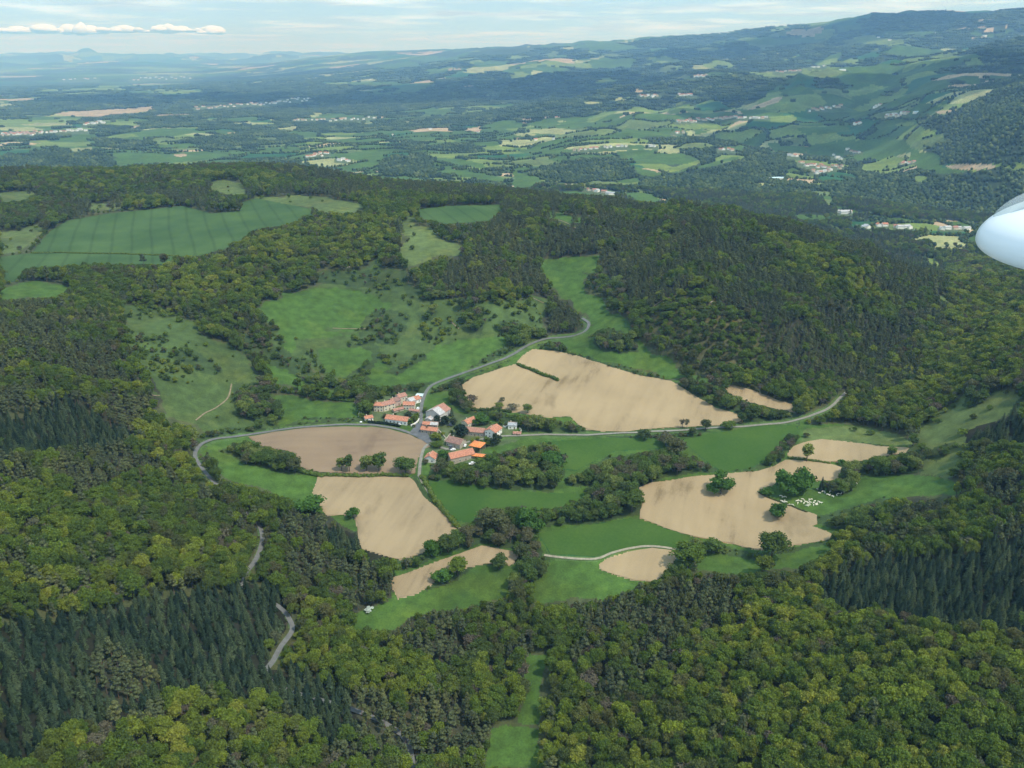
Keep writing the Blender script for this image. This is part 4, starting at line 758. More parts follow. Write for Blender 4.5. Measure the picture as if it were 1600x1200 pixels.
K = {}   # kind -> list of (crown mesh, trunk mesh, joined mesh)
def kind(key, lst): K[key] = [(c, t, join_mesh(c.name+'_tree', c, t)) for c, t in lst]
tb = [trunk_mesh('trunk', M_BARK, 12, .28, s) for s in (1, 2)]
tp = [trunk_mesh('trunk', M_BARKP, 14, .20, s, 4, .95) for s in (3, 4)]
ts = [trunk_mesh('trunk', M_BARK, 10, .20, s, 0, .95) for s in (5,)]
kind('broad', [(broad_crown('crown', M_LEAF, 10+i, 12+[0, 1.5, -1, .5, 1][i], [10, 9, 10.5, 8, 11.5][i], [15, 13, 16, 12, 17][i], 2300, .38), tb[i % 2]) for i in range(5)])
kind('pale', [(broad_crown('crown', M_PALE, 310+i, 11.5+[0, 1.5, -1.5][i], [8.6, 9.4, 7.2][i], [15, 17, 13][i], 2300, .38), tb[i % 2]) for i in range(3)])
kind('pine', [(pine_crown('crown', M_PINE, 30+i, 14+[0, 1.2, -1, .6][i], [7, 6.2, 7.6, 6.6][i]), tp[i % 2]) for i in range(4)])
kind('spruce', [(spruce_crown('crown', M_SPRU, 50+i, 10.5+[0, 1.4, -1.6, .6][i], [7.2, 6.4, 6.4, 7.8][i]), ts[0]) for i in range(4)])
kind('hedge', [(broad_crown('crown', M_LEAFG, 70+i, 11+[0, 2, -1, 1][i], [8.5, 9, 7.5, 10][i], 14, 2000, .37, low=.08), tb[i % 2]) for i in range(4)])
kind('bush', [(broad_crown('crown', M_LEAFG, 80+i, 3.4, 4.4, 5, 260, .38, .0), trunk_mesh('trunk', M_BARK, 3, .08, 9+i, 2)) for i in range(3)])
kind('scrub', [(broad_crown('crown', M_LEAF, 90+i, 4.6, 5.4, 6, 300, .42, .02), trunk_mesh('trunk', M_BARK, 4, .1, 19+i, 2)) for i in range(3)])
kind('grey', [(broad_crown('crown', M_GREY, 95+i, 11, 7.5, 8, 620, .34, .2, .35), tb[0]) for i in range(2)])
# groves seen from kilometres away: many small crowns each
def grove(name, mat, seed, n_=16, W=64):
    rng = np.random.default_rng(seed); parts = []
    for i in range(n_):
        a = i*2.4; rr = W/2*math.sqrt((i+.5)/n_)*rng.uniform(.85, 1.15); c = np.array([math.cos(a)*rr, math.sin(a)*rr, rng.uniform(5, 8)]); r = rng.uniform(5.5, 9)
        V, F = blob(c, r, r, r*.9, rng, ICO1, .3); parts.append((V, F))
    return leaf_mesh(name, parts, mat, rng)
M_FARW = leaf_material('far_wood', [(.028, .044, .026), (.038, .060, .030), (.054, .084, .034), (.080, .112, .040), (.125, .155, .055)], .5)
GROVE = [grove('grove', M_FARW, 100+i) for i in range(4)]
FART = [leaf_mesh('far_tree', [blob(np.array([0, 0, 6.]), 5.2, 5.2, 6.2, np.random.default_rng(120+i), ICO1, .32)], M_FARW, np.random.default_rng(i)) for i in range(3)]

def proto_collection(name, meshes):
    c = D.collections.new(name)
    for i, me in enumerate(meshes):
        o = D.objects.new('%s_%02d' % (name, i), me); c.objects.link(o)
    return c
def wood_nodes(name, coll):
    g = D.node_groups.new(name, 'GeometryNodeTree')
    g.interface.new_socket(name='Geometry', in_out='INPUT', socket_type='NodeSocketGeometry'); g.interface.new_socket(name='Geometry', in_out='OUTPUT', socket_type='NodeSocketGeometry')
    i = g.nodes.new('NodeGroupInput'); o = g.nodes.new('NodeGroupOutput'); L = g.links.new
    ci = g.nodes.new('GeometryNodeCollectionInfo'); ci.inputs['Collection'].default_value = coll; ci.inputs['Separate Children'].default_value = True; ci.inputs['Reset Children'].default_value = True
    ip = g.nodes.new('GeometryNodeInstanceOnPoints'); ip.inputs['Pick Instance'].default_value = True
    def att(nm, t):
        a = g.nodes.new('GeometryNodeInputNamedAttribute'); a.data_type = t; a.inputs['Name'].default_value = nm
        return next(s for s in a.outputs if s.enabled and s.name == 'Attribute')
    L(i.outputs[0], ip.inputs['Points']); L(ci.outputs[0], ip.inputs['Instance']); L(att('variant', 'INT'), ip.inputs['Instance Index'])
    rt = g.nodes.new('FunctionNodeEulerToRotation'); L(att('turn', 'FLOAT_VECTOR'), rt.inputs[0]); L(rt.outputs[0], ip.inputs['Rotation']); L(att('size', 'FLOAT_VECTOR'), ip.inputs['Scale'])
    L(ip.outputs[0], o.inputs[0]); return g
def wood(name, meshes, P, size, nvar, label=None):
    """one mass of trees: points carrying instances"""
    if not len(P): return
    me = D.meshes.new(name); me.vertices.add(len(P)); me.vertices.foreach_set('co', P.astype(np.float32).ravel())
    a = me.attributes.new('variant', 'INT', 'POINT'); a.data.foreach_set('value', RNG.integers(0, nvar, len(P)).astype(np.int32))
    t = np.c_[RNG.normal(0, .04, (len(P), 2)), RNG.uniform(0, 6.28, len(P))]; a = me.attributes.new('turn', 'FLOAT_VECTOR', 'POINT'); a.data.foreach_set('vector', t.astype(np.float32).ravel())
    a = me.attributes.new('size', 'FLOAT_VECTOR', 'POINT'); a.data.foreach_set('vector', size.astype(np.float32).ravel())
    o = link(name, me); md = o.modifiers.new('trees', 'NODES'); md.node_group = wood_nodes(name+'_nodes', proto_collection(name+'_kinds', meshes))
    tag(o, kind='stuff')
    if label: o['label'] = label

CLEARC = np.array([C_GRASS, C_CROP, C_TAN, C_BROWN, C_ROUGH, C_ROAD, C_YARD, C_OLIVE, C_PALE, C_LIME])
AZL = rad(37)
def jgrid(r0, r1, s, azl=AZL, jit=.38):
    """jittered grid of points in the ring r0..r1 of the viewed sector"""
    xs = np.arange(-r1*math.sin(azl)-s, r1*math.sin(azl)+s, s); ys = np.arange(r0*math.cos(azl)-s, r1+s, s)
    ox = (np.arange(len(ys)) % 2)*s*.5
    X, Y = np.meshgrid(xs, ys); X = X+ox[:, None]
    X = (X+RNG.uniform(-jit, jit, X.shape)*s).ravel(); Y = (Y+RNG.uniform(-jit, jit, Y.shape)*s).ravel()
    r = np.hypot(X, Y); m = (r >= r0) & (r < r1) & (np.abs(np.arctan2(X, Y)) < azl); return X[m], Y[m]
def top_clear(x, y, z, h, strict=True):
    """True where a tree of height h would stand before open ground the photo shows"""
    c, vis, d, ins, px, py = seen_class(x, y, z, dz=h)
    ix = np.clip(px, 0, 1599).astype(int); iy = np.clip(py, 0, 1199).astype(int); cc = CLS[iy, ix]; r = np.hypot(x, y)
    bad = ins & np.isin(cc, CLEARC) & (DEP[iy//2, ix//2] < r*1.22+30)
    for k, w in ((.95, -.26), (.95, .26), (.6, -.34), (.6, .34), (.3, 0)):      # never across a road
        qx, qy = project(x+w*h, y, z+h*k); jx = np.clip(qx, 0, 1599).astype(int); jy = np.clip(qy, 0, 1199).astype(int)
        bad |= ins & (CLS[jy, jx] == C_ROAD) & (DEP[jy//2, jx//2] > r-14) & (DEP[jy//2, jx//2] < r+60)
    return bad

BAG = {k: [] for k in ('broad', 'pale', 'pine', 'spruce', 'hedge', 'bush', 'scrub', 'grey')}   # rows x, y, z, sx, sz
def put(key, x, y, s, sz=None):
    z = zat(x, y); BAG[key].append(np.c_[x, y, z-.15, s, s if sz is None else sz])
def near_woods():
    for r0, r1, sp in ((230, 900, 4.9), (900, 1500, 7.0), (1500, 2600, 9.5)):
        x, y = jgrid(r0, r1, sp, rad(44) if r0 < 500 else AZL); z = zat(x, y)
        cl, edge, hid, vis, px, py = land_class(x, y, z)
        n1 = fbm(x/90, y/90, 201, 3); n2 = fbm(x/28, y/28, 202, 3); rnd = RNG.uniform(0, 1, len(x)); big = {0: .90, 1: 1.12, 2: 1.38}[(230, 900, 1500).index(r0)]
        far = r0 >= 1500
        wf = cl == C_WOODFAR
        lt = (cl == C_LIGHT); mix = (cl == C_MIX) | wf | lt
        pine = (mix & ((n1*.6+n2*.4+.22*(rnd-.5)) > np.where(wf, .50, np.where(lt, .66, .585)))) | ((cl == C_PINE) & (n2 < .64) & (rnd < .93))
        spr = (cl == C_SPRUCE) & (r0 >= 900)
        young = (cl == C_YOUNG)
        br = (mix | (cl == C_PINE)) & ~pine
        # spruce stand tighter
        h = np.where(spr, 11, np.where(pine, 13, 12))*RNG.uniform(.62, 1.18, len(x))
        # shorten or drop trees that would hide open ground seen in the photo
        f = np.ones(len(x)); wd = br | pine | spr
        for fac in (1.0, .72, .48, .3):
            bad = wd & (f == fac) & top_clear(x, y, z, h*fac*.92)
            f = np.where(bad, {1.0: .72, .72: .48, .48: .3, .3: 0}[fac], f)
        ok = wd & (f > 0) & (vis | (r0 < 1500) | (RNG.uniform(0, 1, len(x)) < .5))
        sc = h*f
        rg2 = RNG.uniform(0, 1, len(x)); rg = RNG.uniform(0, 1, len(x)) < .07
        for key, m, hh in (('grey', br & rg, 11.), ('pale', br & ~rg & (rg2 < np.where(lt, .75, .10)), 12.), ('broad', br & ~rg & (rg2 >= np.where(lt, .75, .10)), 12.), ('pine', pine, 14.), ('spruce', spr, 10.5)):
            mm = ok & m & ((f > .35) | (key == 'spruce')); s = sc[mm]/hh; w = np.clip(s, .45, 1.3)*RNG.uniform(.62, 1.12, mm.sum())*big
            put(key, x[mm], y[mm], w*(1.0 if key != 'spruce' else 1.02), s*big**.5*(1. if key != 'grey' else .9))
        mm = ok & (br | pine) & (f <= .35); put('scrub', x[mm], y[mm], np.clip(sc[mm]/4.6, .4, 1.2))
        # young growth and rough pasture
        my = young & (rnd < .55); put('scrub', x[my], y[my], RNG.uniform(.5, 1.4, my.sum())); my = young & (rnd >= .55) & ((n1 > .46) | (rnd > .85)); put('broad', x[my], y[my], RNG.uniform(.45, .85, my.sum()))
        mb = (cl == C_BELT) & (rnd < np.where((px < 660) & (py > 380) & (py < 600), .42, .80))
        hb = RNG.uniform(6, 13.5, len(x))*np.where((px < 660) & (py > 380) & (py < 600), .48, 1); fb = np.ones(len(x))
        for fac in (1.0, .7, .45, .28):
            bad = mb & (fb == fac) & top_clear(x, y, z, hb*fac*.9); fb = np.where(bad, {1.0: .7, .7: .45, .45: .28, .28: .16}[fac], fb)
        hs = hb*fb; m1 = mb & (hs > 4.4); g = RNG.uniform(0, 1, len(x)) < .16
        put('hedge', x[m1 & ~g], y[m1 & ~g], np.clip(hs[m1 & ~g]/11*1.05, .45, 1.3), hs[m1 & ~g]/11); put('grey', x[m1 & g], y[m1 & g], hs[m1 & g]/11)
        m2 = mb & (hs <= 4.4) & (hs > 1.1); put('bush', x[m2], y[m2], np.clip(hs[m2]/3.4, .4, 1.2))
        rgh = ((cl == C_ROUGH) & (((fbm(x/38, y/38, 207, 4) > .545) & (rnd < .55)) | (rnd < .035))) | ((cl == C_OLIVE) & (rnd < .04) & (not far)) | ((cl == C_YARD) & (px < 830) & (py > 600) & (py < 740) & (n2 > .45) & (rnd < .5) & (not far))
        sz_ = RNG.uniform(.3, 1.25, len(x)); put('scrub', x[rgh], y[rgh], sz_[rgh]*RNG.uniform(.8, 1.2, rgh.sum()), sz_[rgh])
        big_ = rgh & (RNG.uniform(0, 1, len(x)) < .12) & ~top_clear(x, y, z, 7.5); put('broad', x[big_], y[big_], RNG.uniform(.5, .75, big_.sum()))
        if far:   # hedgerow trees along the small fields
            hd = (~wd) & (edge < 5) & (hid > .15) & (n1 > .45) & ~young & (cl != C_BELT); put('hedge', x[hd], y[hd], RNG.uniform(.45, 1.0, hd.sum()))
near_woods()
# extra infill so spruce plantations read as close rows
def spruce_infill():
    x, y = jgrid(250, 900, 4.9, rad(44), .34); z = zat(x, y); c, vis, *_ = seen_class(x, y, z); m = (c == C_SPRUCE)
    x, y, z = x[m], y[m], z[m]; h = RNG.uniform(6.5, 12.5, len(x)); b = top_clear(x, y, z, h*.92); put('spruce', x[~b], y[~b], h[~b]/10.5*RNG.uniform(.85, 1.15, (~b).sum()), h[~b]/10.5)
    x, y = jgrid(900, 1500, 5.2); z = zat(x, y); c, vis, *_ = seen_class(x, y, z); m = (c == C_PINE) & (RNG.uniform(0, 1, len(x)) < .45)
    x, y, z = x[m], y[m], z[m]; h = RNG.uniform(9, 14, len(x)); b = top_clear(x, y, z, h*.92); put('pine', x[~b], y[~b], h[~b]/14, h[~b]/14)
spruce_infill()

def far_woods():
    # single trees to 4.5 km, groves beyond
    x, y = jgrid(2600, 4600, 12.5, rad(35)); z = zat(x, y); cl, edge, hid, vis, px, py = land_class(x, y, z); n2 = fbm(x/60, y/60, 205, 3); u = RNG.uniform(0, 1, len(x))
    m = vis & (((cl == C_WOODFAR) & (u < .92)) | (np.isin(cl, (C_MIX, C_PINE, C_LIGHT))) | ((u < .004) & (cl != C_TAN)))
    m &= ~top_clear(x, y, z, 11.)
    s = RNG.uniform(.65, 1.25, m.sum()); P = np.c_[x[m], y[m], z[m]-.5]
    x, y = jgrid(1750, 4600, 7.0, rad(35)); z = zat(x, y); cl, edge, hid, vis, px, py = land_class(x, y, z); n2 = fbm(x/140, y/140, 205, 3); r = np.hypot(x, y)
    m = vis & (edge < 7+r/700) & (hid > .08) & (n2 > .36) & ~np.isin(cl, (C_WOODFAR, C_MIX, C_PINE)); P = np.concatenate([P, np.c_[x[m], y[m], z[m]-.5]]); s = np.concatenate([s, RNG.uniform(.4, .95, m.sum())])
    wood('distant_trees', FART, P, np.c_[s*1.15, s*1.15, s], 3, 'far woods and hedgerows as tiny crowns across the plain')
    Pg = []; Sg = []
    for r0, r1, sp in ((4600, 7500, 46), (7500, 14500, 72)):
        x, y = jgrid(r0, r1, sp, rad(34)); z = zat(x, y); cl, edge, hid, vis, px, py = land_class(x, y, z); u = RNG.uniform(0, 1, len(x))
        m = vis & ((cl == C_WOODFAR) | ((edge < sp*.28) & (hid > .2) & (u < .6))); thin = (cl[m] != C_WOODFAR)
        k = sp/46.; s = RNG.uniform(.8, 1.15, m.sum())*k; Pg.append(np.c_[x[m], y[m], z[m]-2]); Sg.append(np.c_[np.where(thin, s*.45, s), np.where(thin, s*.45, s), RNG.uniform(.8, 1.25, m.sum())*np.sqrt(k)])
    wood('distant_woods', GROVE, np.concatenate(Pg), np.concatenate(Sg), 4, 'bluish far woods covering the distant hills')
far_woods()
# ------------------------------------------------------------------ the hamlet
def tile_mat(name, col, rough=.85, row=2.2):
    m, nt, o = new_mat(name); L = nt.links.new; p = nn(nt, 'ShaderNodeBsdfPrincipled'); p.inputs['Roughness'].default_value = rough; p.inputs['Specular IOR Level'].default_value = .2
    tc = nn(nt, 'ShaderNodeTexCoord'); nz = nn(nt, 'ShaderNodeTexNoise'); nz.inputs['Scale'].default_value = 1.1; nz.inputs['Detail'].default_value = 5; L(tc.outputs['Object'], nz.inputs['Vector'])
    w = nn(nt, 'ShaderNodeTexWave', wave_type='BANDS', bands_direction='X'); w.inputs['Scale'].default_value = row; L(tc.outputs['Object'], w.inputs['Vector'])
    rp = nn(nt, 'ShaderNodeValToRGB'); L(nz.outputs['Fac'], rp.inputs[0]); e = rp.color_ramp.elements
    e[0].position = .32; e[0].color = tuple(c*.66 for c in col)+(1,); e[1].position = .68; e[1].color = tuple(min(1, c*1.25+.02) for c in col)+(1,)
    mr = nn(nt, 'ShaderNodeMapRange'); mr.inputs[3].default_value = .82; mr.inputs[4].default_value = 1.08; L(w.outputs['Fac'], mr.inputs[0])
    sc = nn(nt, 'ShaderNodeVectorMath', operation='SCALE'); L(rp.outputs[0], sc.inputs[0]); L(mr.outputs[0], sc.inputs['Scale']); L(sc.outputs[0], p.inputs['Base Color']); L(p.outputs[0], o.inputs[0]); return m
ROOF = {'pink': tile_mat('pink_tiles', (.36, .18, .13)), 'orange': tile_mat('orange_tiles', (.45, .19, .115)), 'bright': tile_mat('bright_tiles', (.70, .23, .07)), 'dark': tile_mat('old_tiles', (.25, .145, .115)),
        'grey': tile_mat('grey_sheet', (.44, .43, .42), .6), 'blue': simple('pale_blue_sheet', (.55, .72, .78), .5, .08, 1), 'slate': tile_mat('slate', (.34, .36, .38), .6)}
WALL = {'white': simple('white_render', (.86, .83, .76), .9, .1, .6), 'cream': simple('cream_render', (.60, .53, .40), .9, .12, .6), 'stone': simple('rubble_stone', (.40, .35, .27), .95, .3, 1.6),
        'pink': simple('pink_render', (.50, .36, .30), .9, .12, .6), 'grey': simple('grey_render', (.50, .49, .45), .9, .1, .6), 'wood': simple('old_timber', (.30, .25, .18), .9, .25, 2)}
M_GLASS = simple('window_glass', (.045, .055, .065), .15, .1, 1, spec=.6); M_FRAME = simple('white_frame', (.72, .70, .66), .6, .05); M_DOOR = simple('brown_door', (.20, .13, .08), .7, .15); M_DARKIN = simple('barn_inside', (.06, .055, .05), .95, .2); M_RIDGE = simple('ridge_tile', (.55, .30, .20), .8, .15, 2)
SH = simple('shutter', (.36, .28, .20), .7, .1)
def roof_mesh(L_, W, he, hr, hip=0, over=.45, th=.22, shift=0.0):
    """pitched roof slab; ridge along x"""
    a, b = L_/2+over, W/2+over; sl = (hr-he)/(W/2); ez = he-over*sl; rx = a-hip*(W/2)
    V = [(-a, -b, ez), (a, -b, ez), (a, b, ez), (-a, b, ez), (-rx, shift, hr), (rx, shift, hr)]
    V += [(x, y, z+th) for x, y, z in V]
    F = [(6, 7, 11, 10), (8, 9, 10, 11), (0, 4, 5, 1), (2, 5, 4, 3), (0, 1, 7, 6), (2, 3, 9, 8)]
    F += [(7, 8, 11), (9, 6, 10), (1, 5, 2), (3, 4, 0), (1, 2, 8, 7), (3, 0, 6, 9)] if hip else [(1, 5, 11, 7), (5, 2, 8, 11), (3, 4, 10, 9), (4, 0, 6, 10)]
    return V, F
BLD = []
def building(name, label, px, py, th, L_, W, he, hr, roof='orange', wall='white', hip=0, cat='house', storeys=1, win=3, chim=1, openfront=False, group='houses of the hamlet', roof2=None, mono=False, low=2.0, door=True, dz=0, gwin=1, openside=False):
    c = at(px, py); z0 = min(float(zat(c.x+dx, c.y+dy)) for dx in (-3, 3) for dy in (-3, 3))+.15+dz
    e = empty(name, (c.x, c.y, z0), rad(th), label=label, cat=cat, group=group); BLD.append((c.x, c.y, rad(th), L_/2, W/2, he))
    a, b = L_/2, W/2; wb = MB()
    if openside:   # posts carry the roof
        for sx in np.linspace(-a+.2, a-.2, max(3, int(L_/3.2))):
            for sy in (-b+.2, b-.2): wb.box(sx-.16, sx+.16, sy-.16, sy+.16, -low, he)
        wb.box(-a, a, b-.35, b-.1, -low, he*.98)
    else:
        V = [(-a, -b, -low), (a, -b, -low), (a, b, -low), (-a, b, -low), (-a, -b, he), (a, -b, he), (a, b, he), (-a, b, he)]
        F = [(0, 1, 5, 4), (2, 3, 7, 6)]
        if hip: F += [(1, 2, 6, 5), (3, 0, 4, 7)]; wb.add(V, F)
        else: V += [(-a, 0, hr), (a, 0, hr)]; F += [(1, 2, 6, 9, 5), (3, 0, 4, 8, 7)]; wb.add(V, F)
    wo = wb.build('wall', [WALL[wall]], e)
    V, F = roof_mesh(L_, W, he, hr, hip); me = mesh_np('roof', V, [list(f) for f in F], [ROOF[roof]]+([ROOF[roof2]] if roof2 else []))
    ro = link('roof', me, e)
    if roof2:   # second covering over one half: its own part
        me2 = MB(); x0 = 0; sl = (hr-he)/b; o_ = .5
        me2.add([(x0, -b-o_, he-o_*sl+.26), (a+o_, -b-o_, he-o_*sl+.26), (a+o_, 0, hr+.26), (x0, 0, hr+.26), (a+o_, b+o_, he-o_*sl+.26), (x0, b+o_, he-o_*sl+.26)], [(0, 1, 2, 3), (3, 2, 4, 5)]); me2.build('roof_panel', [ROOF[roof2]], e)
    rg = MB(); rx = a+.4-hip*b; rg.box(-rx, rx, -.16, .16, hr+.2, hr+.36); rg.build('ridge', [M_RIDGE], ro)
    for k in range(chim):
        cb = MB(); x = (-.55+1.1*k)*a*.8; cb.box(x-.35, x+.35, .3, .95, he, hr+1.0); cb.box(x-.42, x+.42, .23, 1.02, hr+1.0, hr+1.15); cb.build('chimney', [WALL['cream' if wall != 'stone' else 'stone']], ro)
    if not openside:
        for s in range(storeys):
            zc = 1.5+2.7*s
            for side in (-1, 1):
                for k in range(win):
                    x = -a+L_*(k+.5)/win
                    if door and s == 0 and side == -1 and k == win//2:
                        db = MB(); db.box(x-.5, x+.5, side*b-.06, side*b+.05, 0, 2.1); db.build('door', [M_DOOR], e); continue
                    f = MB(); f.box(x-.62, x+.62, side*b-.08, side*b+.04, zc-.72, zc+.72); fo = f.build('window', [M_FRAME], e)
                    g = MB(); g.box(x-.48, x+.48, side*b-.12, side*b+.08, zc-.58, zc+.58); g.build('pane', [M_GLASS], fo)
            for side in (-1, 1):
                for k in range(gwin):
                    y = -b+W*(k+.5)/gwin+.3
                    f = MB(); f.box(side*a-.08, side*a+.04, y-.6, y+.6, zc-.7, zc+.7); fo = f.build('window', [M_FRAME], e)
                    g = MB(); g.box(side*a-.12, side*a+.08, y-.46, y+.46, zc-.56, zc+.56); g.build('pane', [M_GLASS], fo)
        if openfront:
            g = MB(); g.box(-a-.06, -a+.05, -b*.62, b*.62, 0, he*.92); g.build('barn_opening', [M_DARKIN], e)
    return e
B = building
B('farmhouse', 'long white farmhouse with a salmon tiled roof behind a dark clipped hedge', 622, 659, -17, 20, 8.5, 3.6, 5.6, 'orange', 'white', win=6)
B('town_house', 'cream two storey hipped roof house ending the upper terrace row at the west', 593, 640, -4, 8, 8, 5.6, 7.0, 'orange', 'cream', hip=.8, storeys=2, win=3)
B('town_house', 'cream gabled house joined to the pink house in the upper terrace row', 606, 638, 34, 11, 8, 5.4, 7.2, 'pink', 'cream', storeys=2, win=3)
B('town_house', 'dull pink house in the middle of the upper terrace row', 617, 632, 38, 8, 8, 5.0, 6.6, 'dark', 'pink', storeys=2, win=2)
B('town_house', 'tall cream house closing the east end of the upper terrace row', 627, 627, 38, 8, 7.5, 6.2, 7.8, 'pink', 'cream', storeys=2, win=3)
B('lean_to_shed', 'low red roofed shed at the foot of the upper terrace row', 622, 642, 36, 9.5, 4, 1.9, 2.7, 'pink', 'stone', win=1, chim=0, cat='shed', group='sheds of the hamlet', gwin=0)
B('house', 'cream house with pale balcony front under a salmon roof left of the village road', 640, 638, -3, 10, 7, 4.6, 6.2, 'orange', 'cream', storeys=2, win=4)
B('barn', 'barn with a grey sheet roof and an orange edge above the balcony house', 646, 628, 218, 11, 8, 3.4, 5.2, 'orange', 'white', roof2='grey', chim=0, cat='barn', group='barns of the hamlet')
B('shed', 'small shed with a pale blue roof beside the road leaving the hamlet', 656, 620, -12, 5.5, 4.6, 2.3, 2.7, 'blue', 'grey', win=1, chim=0, cat='shed', group='sheds of the hamlet', gwin=0)
B('low_shed', 'low dark red shed beside the village road behind the long farmhouse', 648, 644, -18, 9, 3.6, 1.9, 2.6, 'pink', 'stone', win=2, chim=0, cat='shed', group='sheds of the hamlet', gwin=0)
B('cottage', 'small white cottage with a salmon roof alone at the west edge of the hamlet', 576, 656, 24, 6.6, 5.6, 2.8, 4.0, 'orange', 'white', win=2)
B('great_barn', 'largest building, a broad pale barn with a wide grey gable and pink roof edges', 685, 650, 240, 16, 14.5, 5.6, 9.4, 'pink', 'grey', roof2='grey', win=4, chim=0, cat='barn', group='barns of the hamlet', gwin=2, storeys=1)
B('barn_annex', 'small grey gabled annex at the foot of the great pale barn', 671, 658, 70, 5, 5.5, 2.8, 4.0, 'grey', 'grey', win=1, chim=0, cat='shed', group='sheds of the hamlet')
B('outhouse', 'low house with half orange tiled and half grey sheet roof below the great barn', 673, 666, -8, 12.5, 6, 2.8, 4.0, 'orange', 'stone', roof2='grey', win=3, cat='house')
B('stone_cottage', 'long stone cottage with a salmon roof under the half grey roofed outhouse', 672, 675, -16, 14, 6.6, 3.2, 4.8, 'orange', 'stone', win=4)
B('house', 'gabled stone house with a red roof turned away behind the garden trees', 733, 663, 50, 11, 7.5, 3.6, 5.6, 'orange', 'cream', win=3)
B('long_house', 'long house with an old red roof joined to the white house on its right', 741, 678, -12, 18, 8, 3.8, 5.8, 'pink', 'stone', win=6)
B('white_house', 'tall white house with an overhanging red roof at the east end of the long house', 771, 680, 62, 11, 10, 5.8, 8.2, 'orange', 'white', storeys=2, win=3, gwin=3)
B('grey_house', 'small pale house with a grey roof at the east edge of the hamlet', 801, 668, -6, 7, 6, 3.6, 4.8, 'slate', 'white', win=2, group='houses of the hamlet')
B('ruined_shed', 'low tumbledown shed with pinkish tiles below the grey roofed house', 808, 679, -5, 6, 4, 1.8, 2.5, 'pink', 'stone', win=1, chim=0, cat='shed', group='sheds of the hamlet', gwin=0)
B('old_farm', 'old farm with a weathered dark red roof behind the courtyard', 713, 695, -28, 13, 10, 3.8, 6.4, 'dark', 'stone', win=4)
B('hay_barn', 'tall open barn with a bright orange hipped roof, the brightest in the hamlet', 746, 704, -24, 9.5, 9.5, 5.8, 7.6, 'bright', 'wood', hip=.9, chim=0, openside=True, cat='barn', group='barns of the hamlet')
B('stone_barn', 'long stone barn with a salmon roof forming the south side of the courtyard', 720, 717, 27, 20, 8.5, 4.6, 7.4, 'orange', 'stone', win=4, chim=0, cat='barn', group='barns of the hamlet', gwin=1)
B('cart_shed', 'low open cart shed with an orange roof in front of the bright orange barn', 747, 715, -13, 12, 4.4, 2.7, 3.7, 'bright', 'wood', chim=0, openside=True, cat='shed', group='sheds of the hamlet')
B('roadside_house', 'white gabled house with an orange roof standing alone below the road fork', 674, 718, 78, 8.5, 8.5, 3.6, 6.0, 'orange', 'white', win=3, gwin=2, openfront=False)
# the grey sheets on the upper barns

def garden_wall(px, mat, label, h=1.3, t=.35):
    P = np.array(S(px)); x, y, z, r = raycast(P[:, 0], P[:, 1]); C = []
    for k in range(len(x)-1):
        m = max(1, int(math.hypot(x[k+1]-x[k], y[k+1]-y[k])/2)); C += [(x[k]+(x[k+1]-x[k])*q/m, y[k]+(y[k+1]-y[k])*q/m) for q in range(m)]
    C.append((x[-1], y[-1])); C = np.array(C); T = np.gradient(C, axis=0); T /= np.hypot(T[:, 0], T[:, 1])[:, None]; N = np.stack([-T[:, 1], T[:, 0]], 1)*t/2; zz = zat(C[:, 0], C[:, 1])
    V = np.stack([np.c_[C-N, zz-.6], np.c_[C-N, zz+h], np.c_[C+N, zz+h], np.c_[C+N, zz-.6]], 1).reshape(-1, 3); n_ = len(C)
    F = [[4*i+q, 4*i+(q+1) % 4, 4*i+4+(q+1) % 4, 4*i+4+q] for i in range(n_-1) for q in range(4)]+[[3, 2, 1, 0], [4*n_-4, 4*n_-3, 4*n_-2, 4*n_-1]]
    tag(link('garden_wall', mesh_np('garden_wall', V, F, [mat])), label, 'wall')
garden_wall('642,666 646,664.5 650,662 653,659 655,656', WALL['white'], 'curved white garden wall at the road junction', 1.5, .5)
garden_wall('786,667 790,668 793,666 795,662', WALL['white'], 'pale wall running from the white house to the grey roofed house', 1.2)
garden_wall('812,681 815,674 812,671', WALL['cream'], 'short pale wall beside the tumbledown shed', 1.6, .6)
garden_wall('694,690 700,684 704,679', WALL['stone'], 'stone yard wall west of the old dark red farm', 1.3, .6)
garden_wall('668,722 672,719 676,722', WALL['white'], 'white terrace wall in front of the roadside house', 1.0, .5)
garden_wall('684,671 690,678 697,686', WALL['stone'], 'rough stone wall sloping down from the long stone cottage', 1.0, .6)
garden_wall('560,651 562,646 565,645', WALL['white'], 'white stub of wall left of the small white cottage', 1.6, .6)

